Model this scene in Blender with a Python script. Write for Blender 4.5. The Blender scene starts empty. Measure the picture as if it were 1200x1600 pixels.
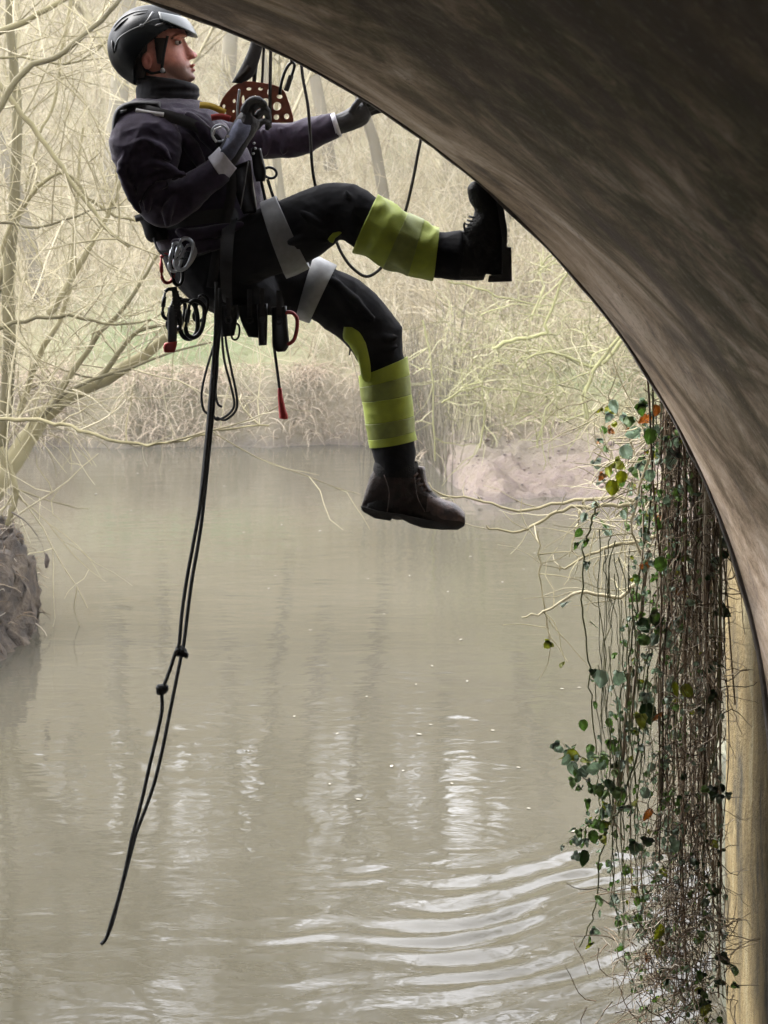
import bpy, bmesh, math, random
import numpy as np
from mathutils import Vector, Matrix, noise

random.seed(7)
rng = np.random.default_rng(11)
scene = bpy.context.scene
C = scene.collection
R = math.radians

# ------------------------------------------------------------------ camera, sky, sun, exposure
FPX, EYE, HOR = 2500.0, 2.75, 420.0      # focal length in photo pixels, eye height over the water, horizon row
cam_d = bpy.data.cameras.new('camera')
cam = bpy.data.objects.new('camera', cam_d)
C.objects.link(cam)
K, DZ = EYE / 2.4, EYE - 2.4            # size factor of the far surroundings, lift of the bridge
cam.location = (0, 0, EYE)
cam.rotation_euler = (R(90), 0, 0)
cam_d.sensor_fit = 'VERTICAL'
cam_d.sensor_height = 36
cam_d.sensor_width = 27
cam_d.lens = FPX / 1600 * 36
cam_d.shift_y = -(800 - HOR) / 1600
cam_d.clip_start = 0.05
cam_d.clip_end = 2000
cam_d.dof.use_dof = True
cam_d.dof.focus_distance = 5.35
cam_d.dof.aperture_fstop = 9.0
scene.camera = cam

SUN_EL, SUN_AZ = R(48), R(-55)          # azimuth from +Y towards +X
world = bpy.data.worlds.new('World')
scene.world = world
world.use_nodes = True
wn = world.node_tree
wn.nodes.clear()
w_out = wn.nodes.new('ShaderNodeOutputWorld')
w_bg = wn.nodes.new('ShaderNodeBackground')
w_sky = wn.nodes.new('ShaderNodeTexSky')
w_sky.sky_type = 'NISHITA'
w_sky.sun_disc = False
w_sky.sun_elevation = SUN_EL
w_sky.sun_rotation = SUN_AZ
w_sky.air_density = 1.0
w_sky.dust_density = 3.0
w_hs = wn.nodes.new('ShaderNodeHueSaturation')
w_hs.inputs['Saturation'].default_value = 0.22
wn.links.new(w_sky.outputs[0], w_hs.inputs['Color'])
w_mix = wn.nodes.new('ShaderNodeMix'); w_mix.data_type = 'RGBA'     # thin even cloud over the clear sky
w_mix.inputs[0].default_value = 0.6
wn.links.new(w_hs.outputs[0], w_mix.inputs[6]); w_mix.inputs[7].default_value = (7.1, 7.15, 7.6, 1)
wn.links.new(w_mix.outputs[2], w_bg.inputs['Color'])
w_bg.inputs['Strength'].default_value = 0.15
wn.links.new(w_bg.outputs[0], w_out.inputs['Surface'])

sun_d = bpy.data.lights.new('sun', 'SUN')
sun_d.energy = 0.6
sun_d.angle = R(20)
sun_d.color = (1.0, 0.97, 0.93)
sun = bpy.data.objects.new('sun', sun_d)
C.objects.link(sun)
sv = Vector((math.sin(SUN_AZ) * math.cos(SUN_EL), math.cos(SUN_AZ) * math.cos(SUN_EL), math.sin(SUN_EL)))
sun.rotation_euler = (-sv).to_track_quat('-Z', 'Y').to_euler()
sun.location = sv * 60

scene.view_settings.view_transform = 'Standard'
scene.view_settings.look = 'None'
scene.view_settings.exposure = 2.85
scene.view_settings.gamma = 1
scene.view_settings.use_curve_mapping = False
scene.render.engine = 'CYCLES'
scene.cycles.max_bounces = 8
scene.cycles.diffuse_bounces = 4
scene.cycles.glossy_bounces = 4
scene.cycles.volume_bounces = 1
scene.cycles.use_denoising = True

# ------------------------------------------------------------------ helpers
def P(x, y, Y):
    """world point at depth Y that the photograph shows at pixel (x, y)"""
    return Vector(((x - 600) / FPX * Y, Y, EYE - (y - HOR) / FPX * Y))

def px(n, Y=5.35):
    return n / FPX * Y

def tag(o, label=None, cat=None, group=None, kind=None):
    if label: o['label'] = label
    if cat: o['category'] = cat
    if group: o['group'] = group
    if kind: o['kind'] = kind
    return o

def root(name, loc, label, cat, group=None):
    o = bpy.data.objects.new(name, None)
    o.empty_display_size = 0.1
    C.objects.link(o)
    o.location = loc
    return tag(o, label, cat, group)

def world_loc(o):
    v = Vector((0, 0, 0))
    while o is not None:
        v += o.location + o.matrix_parent_inverse.translation
        o = o.parent
    return v

def link(name, me, mat, parent=None):
    o = bpy.data.objects.new(name, me)
    C.objects.link(o)
    if mat is not None:
        me.materials.clear()
        for m in (mat if isinstance(mat, (list, tuple)) else [mat]):
            me.materials.append(m)
    if parent is not None:
        o.parent = parent
        o.matrix_parent_inverse = Matrix.Translation(-world_loc(parent))
    return o

class MB:
    """collects shapes for ONE mesh"""
    def __init__(s):
        s.v, s.f = [], []
    def add(s, verts, faces):
        b = len(s.v)
        s.v.extend([tuple(v) for v in verts])
        s.f.extend([tuple(i + b for i in f) for f in faces])
    def box(s, c, d, rot=None):
        c = Vector(c)
        vs = []
        for i in (-1, 1):
            for j in (-1, 1):
                for k in (-1, 1):
                    v = Vector((i * d[0] / 2, j * d[1] / 2, k * d[2] / 2))
                    if rot is not None: v = rot @ v
                    vs.append(c + v)
        s.add(vs, [(0, 1, 3, 2), (4, 6, 7, 5), (0, 4, 5, 1), (2, 3, 7, 6), (0, 2, 6, 4), (1, 5, 7, 3)])
    def tube(s, pts, rad, sides=8, cap=True, closed=False):
        pts = [Vector(p) for p in pts]
        n = len(pts)
        if not hasattr(rad, '__len__'): rad = [rad] * n
        vs, fs = [], []
        nrm = None
        for i in range(n):
            if closed:
                t = pts[(i + 1) % n] - pts[i - 1]
            else:
                t = pts[min(i + 1, n - 1)] - pts[max(i - 1, 0)]
            if t.length < 1e-9: t = Vector((0, 0, 1))
            t.normalize()
            if nrm is None:
                a = Vector((0, 1, 0)) if abs(t.y) < 0.9 else Vector((1, 0, 0))
                nrm = (a - t * a.dot(t)).normalized()
            else:
                nrm = (nrm - t * nrm.dot(t))
                if nrm.length < 1e-6:
                    nrm = t.orthogonal()
                nrm.normalize()
            b = t.cross(nrm)
            r = rad[i]
            rn, rb = r if isinstance(r, tuple) else (r, r)
            for k in range(sides):
                a = 2 * math.pi * k / sides
                vs.append(pts[i] + nrm * (math.cos(a) * rn) + b * (math.sin(a) * rb))
        m = n if closed else n - 1
        for i in range(m):
            j = (i + 1) % n
            for k in range(sides):
                l = (k + 1) % sides
                fs.append((i * sides + k, i * sides + l, j * sides + l, j * sides + k))
        if cap and not closed:
            fs.append(tuple(range(sides - 1, -1, -1)))
            fs.append(tuple((n - 1) * sides + k for k in range(sides)))
        s.add(vs, fs)
    def limb(s, secs, sides=20, sub=4, cap=True, grow=1.0, power=1.0):
        """secs: (ax, ay, bx, by, Y, ry) - two edge pixels, depth, half width in depth"""
        secs = crom([tuple(map(float, q)) for q in secs], sub)
        vs, fs = [], []
        for (ax, ay, bx, by, Y, ry) in secs:
            a, b = P(ax, ay, Y), P(bx, by, Y)
            c, u = (a + b) / 2, (a - b) / 2 * grow
            for k in range(sides):
                t = 2 * math.pi * k / sides
                ct, st = math.cos(t), math.sin(t)
                if power != 1.0:
                    ct = math.copysign(abs(ct) ** power, ct); st = math.copysign(abs(st) ** power, st)
                vs.append(c + u * ct + Vector((0, ry * grow * st, 0)))
        n = len(secs)
        for i in range(n - 1):
            for k in range(sides):
                l = (k + 1) % sides
                fs.append((i * sides + k, i * sides + l, (i + 1) * sides + l, (i + 1) * sides + k))
        if cap:
            fs.append(tuple(range(sides - 1, -1, -1)))
            fs.append(tuple((n - 1) * sides + k for k in range(sides)))
        s.add(vs, fs)
    def ball(s, c, r, nu=14, nv=9, rot=None):
        c = Vector(c)
        if not hasattr(r, '__len__'): r = (r, r, r)
        vs = []
        for j in range(nv + 1):
            ph = math.pi * j / nv
            for i in range(nu):
                th = 2 * math.pi * i / nu
                v = Vector((r[0] * math.sin(ph) * math.cos(th), r[1] * math.sin(ph) * math.sin(th), r[2] * math.cos(ph)))
                if rot is not None: v = rot @ v
                vs.append(c + v)
        fs = []
        for j in range(nv):
            for i in range(nu):
                k = (i + 1) % nu
                fs.append((j * nu + i, (j + 1) * nu + i, (j + 1) * nu + k, j * nu + k))
        s.add(vs, fs)
    def mesh(s, name, smooth=True):
        me = bpy.data.meshes.new(name)
        me.from_pydata(s.v, [], s.f)
        bm = bmesh.new(); bm.from_mesh(me)
        bmesh.ops.remove_doubles(bm, verts=bm.verts, dist=1e-6)
        bmesh.ops.recalc_face_normals(bm, faces=bm.faces)
        bm.to_mesh(me); bm.free()
        if smooth: me.shade_smooth()
        return me
    def build(s, name, mat, parent=None, smooth=True, bevel=0.0):
        me = s.mesh(name, smooth)
        if bevel:
            bm = bmesh.new(); bm.from_mesh(me)
            ed = [e for e in bm.edges if len(e.link_faces) == 2 and e.calc_face_angle(0) > 0.6]
            bmesh.ops.bevel(bm, geom=ed, offset=bevel, segments=2, affect='EDGES', profile=0.6)
            bm.to_mesh(me); bm.free()
            me.shade_smooth() if smooth else None
        return link(name, me, mat, parent)
    def remesh(s, name, voxel, smooth_it=2, factor=0.5):
        me = s.mesh(name)
        o = bpy.data.objects.new('tmp', me)
        C.objects.link(o)
        m = o.modifiers.new('r', 'REMESH'); m.mode = 'VOXEL'; m.voxel_size = voxel; m.use_smooth_shade = True
        if smooth_it:
            q = o.modifiers.new('s', 'SMOOTH'); q.iterations = smooth_it; q.factor = factor
        dg = bpy.context.evaluated_depsgraph_get(); dg.update()
        new = bpy.data.meshes.new_from_object(o.evaluated_get(dg))
        bpy.data.objects.remove(o); bpy.data.meshes.remove(me)
        new.name = name
        new.shade_smooth()
        return new

def crom(q, sub):
    """Catmull-Rom through tuples"""
    if sub <= 1 or len(q) < 3: 
        return q
    q = [np.array(a, float) for a in q]
    out = []
    n = len(q)
    for i in range(n - 1):
        p0, p1, p2, p3 = q[max(i - 1, 0)], q[i], q[i + 1], q[min(i + 2, n - 1)]
        for j in range(sub):
            t = j / sub
            out.append(tuple(0.5 * (2 * p1 + (p2 - p0) * t + (2 * p0 - 5 * p1 + 4 * p2 - p3) * t * t + (3 * p1 - p0 - 3 * p2 + p3) * t ** 3)))
    out.append(tuple(q[-1]))
    return out

def pxline(pts, Y=None, sub=5):
    """pixel polyline (x, y[, Y]) -> smooth world polyline"""
    q = [(a[0], a[1], a[2] if len(a) > 2 else Y) for a in pts]
    return [P(*a) for a in crom(q, sub)]

def displace(me, fn):
    n = len(me.vertices)
    co = np.empty(n * 3, np.float32); me.vertices.foreach_get('co', co); co = co.reshape(-1, 3)
    no = np.empty(n * 3, np.float32); me.vertex_normals.foreach_get('vector', no); no = no.reshape(-1, 3)
    d = fn(co, no)
    co = co + (no * d[:, None] if d.ndim == 1 else d)
    me.vertices.foreach_set('co', co.astype(np.float32).ravel()); me.update()

def fold_noise(co, scale, stretch, amp, seed=0.0):
    out = np.empty(len(co))
    sx, sy, sz = stretch
    for i, c in enumerate(co):
        v = Vector((c[0] * sx * scale + seed, c[1] * sy * scale, c[2] * sz * scale))
        v += noise.noise_vector(v * 0.5) * 0.8
        out[i] = (1 - 2 * abs(noise.noise(v))) * amp
    return out

def strands_mesh(name, polys, sides=3):
    """polys: list of (pts (k,3), radii (k)); tubes of all in ONE mesh, with a per-strand tone attribute"""
    groups = {}
    for p, r in polys:
        groups.setdefault(len(p), []).append((p, r))
    V, Fq, T, base = [], [], [], 0
    for k, lst in groups.items():
        pts = np.array([a[0] for a in lst], float); rad = np.array([a[1] for a in lst], float)
        n = len(lst)
        t = np.gradient(pts, axis=1)
        t /= np.linalg.norm(t, axis=2, keepdims=True) + 1e-9
        ref = rng.normal(size=(n, 1, 3)); ref = np.repeat(ref, k, 1)
        nn = np.cross(t, ref); nn /= np.linalg.norm(nn, axis=2, keepdims=True) + 1e-9
        bb = np.cross(t, nn)
        ang = np.arange(sides) * 2 * np.pi / sides
        ring = pts[:, :, None, :] + rad[:, :, None, None] * (np.cos(ang)[None, None, :, None] * nn[:, :, None, :] + np.sin(ang)[None, None, :, None] * bb[:, :, None, :])
        V.append(ring.reshape(-1, 3))
        idx = np.arange(n * k * sides).reshape(n, k, sides) + base
        a = idx[:, :-1, :]; b = np.roll(a, -1, 2); d = idx[:, 1:, :]; c = np.roll(d, -1, 2)
        Fq.append(np.stack([a, b, c, d], -1).reshape(-1, 4))
        T.append(np.repeat(rng.random(n), k * sides))
        base += n * k * sides
    V = np.concatenate(V).astype(np.float32); Fq = np.concatenate(Fq).astype(np.int32); T = np.concatenate(T).astype(np.float32)
    me = bpy.data.meshes.new(name)
    me.vertices.add(len(V)); me.vertices.foreach_set('co', V.ravel())
    nf = len(Fq)
    me.loops.add(nf * 4); me.loops.foreach_set('vertex_index', Fq.ravel())
    me.polygons.add(nf); me.polygons.foreach_set('loop_start', np.arange(nf, dtype=np.int32) * 4)
    me.polygons.foreach_set('loop_total', np.full(nf, 4, np.int32))
    at = me.attributes.new('tone', 'FLOAT', 'POINT'); at.data.foreach_set('value', T)
    me.update(calc_edges=True); me.validate()
    me.shade_smooth()
    return me

# ------------------------------------------------------------------ materials
def new_mat(name):
    m = bpy.data.materials.new(name); m.use_nodes = True
    nt = m.node_tree
    b = nt.nodes['Principled BSDF']
    return m, nt, b

def nd(nt, t, **kw):
    n = nt.nodes.new(t)
    for k, v in kw.items():
        if k in n.inputs: n.inputs[k].default_value = v
        else: setattr(n, k, v)
    return n

def ramp(nt, fac, stops):
    r = nt.nodes.new('ShaderNodeValToRGB')
    e = r.color_ramp.elements
    while len(e) < len(stops): e.new(0.5)
    for el, (p, c) in zip(e, stops):
        el.position = p; el.color = (*c, 1)
    nt.links.new(fac, r.inputs[0])
    return r.outputs[0]

def mixc(nt, fac, a, b):
    m = nt.nodes.new('ShaderNodeMix'); m.data_type = 'RGBA'
    for s, v in ((m.inputs[0], fac), (m.inputs[6], a), (m.inputs[7], b)):
        if isinstance(v, bpy.types.NodeSocket): nt.links.new(v, s)
        elif isinstance(v, (int, float)): s.default_value = v
        else: s.default_value = (*v, 1)
    return m.outputs[2]

def simple(name, col, rough=0.7, var=0.15, scale=30.0, bump=0.0, bscale=120.0, metallic=0.0, sheen=0.0, spec=0.5, coat=0.0):
    m, nt, b = new_mat(name)
    tc = nd(nt, 'ShaderNodeTexCoord')
    n = nd(nt, 'ShaderNodeTexNoise', Scale=scale, Detail=5.0)
    nt.links.new(tc.outputs['Object'], n.inputs['Vector'])
    lo = tuple(max(0, c * (1 - var)) for c in col); hi = tuple(min(1, c * (1 + var)) for c in col)
    nt.links.new(ramp(nt, n.outputs['Fac'], [(0.3, lo), (0.7, hi)]), b.inputs['Base Color'])
    b.inputs['Roughness'].default_value = rough
    b.inputs['Metallic'].default_value = metallic
    b.inputs['Specular IOR Level'].default_value = spec
    if sheen:
        b.inputs['Sheen Weight'].default_value = sheen; b.inputs['Sheen Roughness'].default_value = 0.4
    if coat: b.inputs['Coat Weight'].default_value = coat
    if bump:
        n2 = nd(nt, 'ShaderNodeTexNoise', Scale=bscale, Detail=4.0)
        nt.links.new(tc.outputs['Object'], n2.inputs['Vector'])
        bp = nd(nt, 'ShaderNodeBump', Strength=bump, Distance=0.01)
        nt.links.new(n2.outputs['Fac'], bp.inputs['Height']); nt.links.new(bp.outputs[0], b.inputs['Normal'])
    return m

def strand_mat(name, stops, rough=0.8, trans=0.0):
    m, nt, b = new_mat(name)
    a = nd(nt, 'ShaderNodeAttribute', attribute_name='tone')
    tc = nd(nt, 'ShaderNodeTexCoord')
    n = nd(nt, 'ShaderNodeTexNoise', Scale=2.0, Detail=3.0)
    nt.links.new(tc.outputs['Object'], n.inputs['Vector'])
    mx = nd(nt, 'ShaderNodeMath', operation='MULTIPLY_ADD')
    nt.links.new(n.outputs['Fac'], mx.inputs[0]); mx.inputs[1].default_value = 0.5
    sc = nd(nt, 'ShaderNodeMath', operation='MULTIPLY'); nt.links.new(a.outputs['Fac'], sc.inputs[0]); sc.inputs[1].default_value = 0.7
    nt.links.new(sc.outputs[0], mx.inputs[2])
    nt.links.new(ramp(nt, mx.outputs[0], stops), b.inputs['Base Color'])
    b.inputs['Roughness'].default_value = rough
    b.inputs['Specular IOR Level'].default_value = 0.25
    return m

M = {}
M['jacket'] = simple('jacket_fleece', (0.023, 0.016, 0.031), 0.9, 0.25, 60, 0.25, 500, sheen=0.2, spec=0.2)
M['black_cloth'] = simple('black_cloth', (0.0065, 0.0065, 0.008), 0.85, 0.3, 40, 0.2, 350, sheen=0.0, spec=0.12)
M['gaiter'] = simple('neck_gaiter_cloth', (0.010, 0.010, 0.013), 0.9, 0.3, 60, 0.2, 400, sheen=0.08, spec=0.2)
M['hivis'] = simple('hi_vis_yellow', (0.215, 0.265, 0.007), 0.65, 0.12, 25, 0.15, 300, sheen=0.1)
M['tape'] = simple('reflective_tape', (0.17, 0.175, 0.18), 0.5, 0.15, 40, 0.1, 300, metallic=0.2)
M['tape_dim'] = simple('reflective_tape_over_yellow', (0.145, 0.172, 0.022), 0.5, 0.15, 40, 0.1, 300, metallic=0.1)
M['boot'] = simple('boot_leather', (0.014, 0.0085, 0.0065), 0.6, 0.6, 35, 0.4, 160, spec=0.2)
M['boot_dark'] = simple('boot_black_leather', (0.005, 0.0045, 0.0045), 0.65, 0.4, 35, 0.4, 160, spec=0.15)
M['rubber'] = simple('boot_rubber', (0.008, 0.0075, 0.0075), 0.75, 0.3, 50, 0.3, 150)
M['glove'] = simple('glove_black', (0.010, 0.010, 0.014), 0.7, 0.3, 60, 0.3, 300, sheen=0.05)
M['glove_back'] = simple('glove_grey_back', (0.11, 0.12, 0.18), 0.8, 0.3, 60, 0.3, 300)
M['cuff'] = simple('glove_cuff', (0.50, 0.50, 0.56), 0.8, 0.1, 60, 0.2, 300)
M['strap'] = simple('webbing_black', (0.009, 0.009, 0.011), 0.75, 0.3, 80, 0.3, 500)
M['helmet'] = simple('helmet_shell', (0.0045, 0.0058, 0.007), 0.42, 0.25, 14, 0.08, 60, spec=0.07)
M['helmet_rib'] = simple('helmet_rib_highlight', (0.040, 0.046, 0.050), 0.5, 0.12, 20)  # lighter than the shell: top highlights put into the rib colour
M['visor'] = simple('helmet_visor', (0.030, 0.040, 0.042), 0.32, 0.1, 10, spec=0.4)
M['dark_plastic'] = simple('dark_plastic', (0.015, 0.016, 0.018), 0.5, 0.2, 30)
M['hair'] = simple('hair', (0.018, 0.012, 0.009), 0.7, 0.4, 200, 0.6, 400)
M['rope'] = simple('black_rope', (0.006, 0.0075, 0.0085), 0.8, 0.5, 250, 0.8, 350)
M['rope_brown'] = simple('brown_rope', (0.014, 0.010, 0.008), 0.8, 0.5, 250, 0.8, 350)
M['black_metal'] = simple('black_anodised', (0.007, 0.007, 0.008), 0.38, 0.3, 40, metallic=0.6)
M['grey_metal'] = simple('grey_metal', (0.34, 0.36, 0.39), 0.32, 0.15, 40, metallic=0.85)
M['red_metal'] = simple('red_anodised', (0.25, 0.014, 0.012), 0.4, 0.2, 30, metallic=0.3)
M['red_plastic'] = simple('red_grip', (0.42, 0.020, 0.022), 0.5, 0.15, 30)
M['bronze'] = simple('bronze_plate', (0.16, 0.042, 0.020), 0.42, 0.3, 40, 0.15, 120, metallic=0.45)
M['yellow_tab'] = simple('yellow_tab', (0.55, 0.38, 0.04), 0.7)
M['white'] = simple('white_label', (0.75, 0.75, 0.76), 0.7, 0.08)
M['eye_white'] = simple('eye_white', (0.42, 0.37, 0.34), 0.25, 0.05)
M['iris'] = simple('iris', (0.05, 0.03, 0.02), 0.15, 0.2)

def skin_mat():
    m, nt, b = new_mat('skin')
    tc = nd(nt, 'ShaderNodeTexCoord')
    n = nd(nt, 'ShaderNodeTexNoise', Scale=45.0, Detail=5.0)
    nt.links.new(tc.outputs['Object'], n.inputs['Vector'])
    c = ramp(nt, n.outputs['Fac'], [(0.3, (0.34, 0.125, 0.095)), (0.7, (0.52, 0.225, 0.165))])
    a = nd(nt, 'ShaderNodeAttribute', attribute_name='stubble')
    c = mixc(nt, a.outputs['Fac'], c, (0.15, 0.085, 0.065))
    a2 = nd(nt, 'ShaderNodeAttribute', attribute_name='flush')
    c = mixc(nt, a2.outputs['Fac'], c, (0.45, 0.11, 0.09))
    nt.links.new(c, b.inputs['Base Color'])
    b.inputs['Roughness'].default_value = 0.45
    b.inputs['Subsurface Weight'].default_value = 0.15
    b.inputs['Subsurface Radius'].default_value = (0.008, 0.003, 0.002)
    n2 = nd(nt, 'ShaderNodeTexNoise', Scale=380.0, Detail=3.0)
    nt.links.new(tc.outputs['Object'], n2.inputs['Vector'])
    bp = nd(nt, 'ShaderNodeBump', Strength=0.4, Distance=0.006)
    nt.links.new(n2.outputs['Fac'], bp.inputs['Height']); nt.links.new(bp.outputs[0], b.inputs['Normal'])
    return m
M['skin'] = skin_mat()

# ------------------------------------------------------------------ bridge
def soffit_mat():
    m, nt, b = new_mat('soffit_render')
    uv = nd(nt, 'ShaderNodeUVMap', uv_map='UVMap')
    mp = nd(nt, 'ShaderNodeMapping'); nt.links.new(uv.outputs[0], mp.inputs[0])
    mp.inputs['Rotation'].default_value = (0, 0, R(-60))
    st = nd(nt, 'ShaderNodeMapping'); nt.links.new(mp.outputs[0], st.inputs[0])
    st.inputs['Scale'].default_value = (0.9, 1.7, 1)
    n1 = nd(nt, 'ShaderNodeTexNoise', Scale=1.5, Detail=9.0, Roughness=0.66, Distortion=0.9); nt.links.new(st.outputs[0], n1.inputs['Vector'])
    n2 = nd(nt, 'ShaderNodeTexNoise', Scale=5.0, Detail=9.0, Roughness=0.72, Distortion=0.9); nt.links.new(st.outputs[0], n2.inputs['Vector'])
    st2 = nd(nt, 'ShaderNodeMapping'); nt.links.new(mp.outputs[0], st2.inputs[0]); st2.inputs['Scale'].default_value = (1.0, 1.3, 1)
    nt.links.new(st2.outputs[0], n2.inputs['Vector'])
    n3 = nd(nt, 'ShaderNodeTexNoise', Scale=1.3, Detail=7.0, Roughness=0.6, Distortion=0.8); nt.links.new(uv.outputs[0], n3.inputs['Vector'])
    n4 = nd(nt, 'ShaderNodeTexNoise', Scale=48.0, Detail=9.0, Roughness=0.75); nt.links.new(uv.outputs[0], n4.inputs['Vector'])
    base = ramp(nt, n1.outputs['Fac'], [(0.38, (0.15, 0.105, 0.062)), (0.46, (0.31, 0.230, 0.155)), (0.54, (0.45, 0.350, 0.260)), (0.64, (0.57, 0.475, 0.39))])
    # green algae towards the crown, pale lime wash towards the springing
    sx = nd(nt, 'ShaderNodeSeparateXYZ'); nt.links.new(uv.outputs[0], sx.inputs[0])
    def band(sock, a, b_):
        r = nd(nt, 'ShaderNodeMapRange'); nt.links.new(sock, r.inputs[0])
        r.inputs[1].default_value = a; r.inputs[2].default_value = b_
        return r.outputs[0]
    def mul(a, b_):
        q = nd(nt, 'ShaderNodeMath', operation='MULTIPLY', use_clamp=True)
        for s, v in ((q.inputs[0], a), (q.inputs[1], b_)):
            if isinstance(v, bpy.types.NodeSocket): nt.links.new(v, s)
            else: s.default_value = v
        return q.outputs[0]
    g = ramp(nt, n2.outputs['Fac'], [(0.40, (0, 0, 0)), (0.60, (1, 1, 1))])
    inward = band(sx.outputs['Y'], 4.65, 3.0)        # algae inward of the rim, plus daylight falloff painted as darker colour
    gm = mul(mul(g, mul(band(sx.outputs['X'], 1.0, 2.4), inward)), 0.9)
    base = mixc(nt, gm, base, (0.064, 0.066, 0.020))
    fade = mul(ramp(nt, n1.outputs['Fac'], [(0.42, (1, 1, 1)), (0.62, (0, 0, 0))]), mul(inward, 0.62))
    base = mixc(nt, fade, base, (0.060, 0.050, 0.035))  # dark blotches carry the fading of daylight into the barrel
    lm = mul(mul(ramp(nt, n3.outputs['Fac'], [(0.46, (0, 0, 0)), (0.58, (1, 1, 1))]), band(sx.outputs['X'], 2.7, 1.3)), 0.85)
    base = mixc(nt, lm, base, (0.46, 0.40, 0.41))
    dk = mul(ramp(nt, n3.outputs['Fac'], [(0.38, (1, 1, 1)), (0.47, (0, 0, 0))]), 0.7)
    base = mixc(nt, dk, base, (0.075, 0.058, 0.05))
    lt = mul(ramp(nt, n4.outputs['Fac'], [(0.54, (0, 0, 0)), (0.68, (1, 1, 1))]), 0.35)
    base = mixc(nt, lt, base, (0.50, 0.43, 0.36))
    sp = mul(ramp(nt, n4.outputs['Fac'], [(0.34, (1, 1, 1)), (0.48, (0, 0, 0))]), 0.6)
    base = mixc(nt, sp, base, (0.06, 0.05, 0.04))
    # dark cracks
    vo = nd(nt, 'ShaderNodeTexVoronoi', feature='DISTANCE_TO_EDGE', Scale=0.9)
    wv = nd(nt, 'ShaderNodeVectorMath', operation='ADD'); nt.links.new(uv.outputs[0], wv.inputs[0])
    sc = nd(nt, 'ShaderNodeVectorMath', operation='SCALE'); nt.links.new(n2.outputs['Color'], sc.inputs[0]); sc.inputs['Scale'].default_value = 0.35
    nt.links.new(sc.outputs[0], wv.inputs[1]); nt.links.new(wv.outputs[0], vo.inputs['Vector'])
    cr = mul(ramp(nt, vo.outputs['Distance'], [(0.0, (1, 1, 1)), (0.007, (0, 0, 0))]), ramp(nt, n3.outputs['Fac'], [(0.50, (0, 0, 0)), (0.60, (1, 1, 1))]))
    base = mixc(nt, mul(cr, 0.7), base, (0.03, 0.025, 0.02))
    nt.links.new(base, b.inputs['Base Color'])
    b.inputs['Roughness'].default_value = 0.85
    b.inputs['Specular IOR Level'].default_value = 0.3
    ad = nd(nt, 'ShaderNodeMath', operation='ADD'); nt.links.new(n2.outputs['Fac'], ad.inputs[0])
    hm = mul(n4.outputs['Fac'], 0.5); nt.links.new(hm, ad.inputs[1])
    bp = nd(nt, 'ShaderNodeBump', Strength=0.55, Distance=0.03); nt.links.new(ad.outputs[0], bp.inputs['Height'])
    nt.links.new(bp.outputs[0], b.inputs['Normal'])
    return m

def stone_mat(name, cols, vscale=(1, 1, 0.18), scale=6.0, bump=0.5):
    m, nt, b = new_mat(name)
    tc = nd(nt, 'ShaderNodeTexCoord')
    mp = nd(nt, 'ShaderNodeMapping'); nt.links.new(tc.outputs['Object'], mp.inputs[0]); mp.inputs['Scale'].default_value = vscale
    n1 = nd(nt, 'ShaderNodeTexNoise', Scale=scale, Detail=8.0, Roughness=0.62, Distortion=0.3); nt.links.new(mp.outputs[0], n1.inputs['Vector'])
    n2 = nd(nt, 'ShaderNodeTexNoise', Scale=45.0, Detail=6.0, Roughness=0.7); nt.links.new(tc.outputs['Object'], n2.inputs['Vector'])
    c = ramp(nt, n1.outputs['Fac'], [(0.34 + 0.32 * i / (len(cols) - 1), q) for i, q in enumerate(cols)])
    dk = ramp(nt, n2.outputs['Fac'], [(0.32, (1, 1, 1)), (0.45, (0, 0, 0))])
    q = nd(nt, 'ShaderNodeMath', operation='MULTIPLY'); nt.links.new(dk, q.inputs[0]); q.inputs[1].default_value = 0.5
    c = mixc(nt, q.outputs[0], c, tuple(x * 0.35 for x in cols[0]))
    nt.links.new(c, b.inputs['Base Color'])
    b.inputs['Roughness'].default_value = 0.85
    ad = nd(nt, 'ShaderNodeMath', operation='ADD'); nt.links.new(n1.outputs['Fac'], ad.inputs[0]); nt.links.new(n2.outputs['Fac'], ad.inputs[1])
    bp = nd(nt, 'ShaderNodeBump', Strength=bump, Distance=0.02); nt.links.new(ad.outputs[0], bp.inputs['Height'])
    nt.links.new(bp.outputs[0], b.inputs['Normal'])
    return m

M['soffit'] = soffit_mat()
M['edge'] = stone_mat('wet_dark_edge', [(0.035, 0.028, 0.024), (0.075, 0.06, 0.05), (0.12, 0.10, 0.085)], (1, 1, 1), 9)
M['spandrel'] = stone_mat('spandrel_stone', [(0.16, 0.13, 0.10), (0.25, 0.21, 0.16), (0.33, 0.29, 0.23)])
M['wing'] = stone_mat('wing_wall_render', [(0.032, 0.026, 0.011), (0.128, 0.093, 0.034), (0.213, 0.154, 0.059), (0.298, 0.248, 0.133)], (2.0, 2.0, 0.55), 3.6, 1.0)
M['plinth'] = stone_mat('algae_stone', [(0.05, 0.05, 0.035), (0.11, 0.11, 0.07), (0.17, 0.16, 0.11)], (1, 1, 0.5), 7)

AX, AZ, AR, AH = -1.709, 0.754 + DZ, 2.927, 2.636   # arch: centre, half span, rise
Y0, Y1 = -30.0, 5.0
bridge = root('stone_bridge', (AX, 0, 0), 'arched bridge with stained rendered soffit sweeping over the river from the upper right', 'bridge')

def arch_profile(r, n=72):
    pts = [(AX + r, -0.8), (AX + r, -0.2), (AX + r, 0.5)]
    for i in range(n + 1):
        a = math.pi * i / n
        pts.append((AX + r * math.cos(a), AZ + (r - AR + AH) * math.sin(a)))
    pts += [(AX - r, 0.5), (AX - r, -0.2), (AX - r, -0.8)]
    return pts

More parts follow.
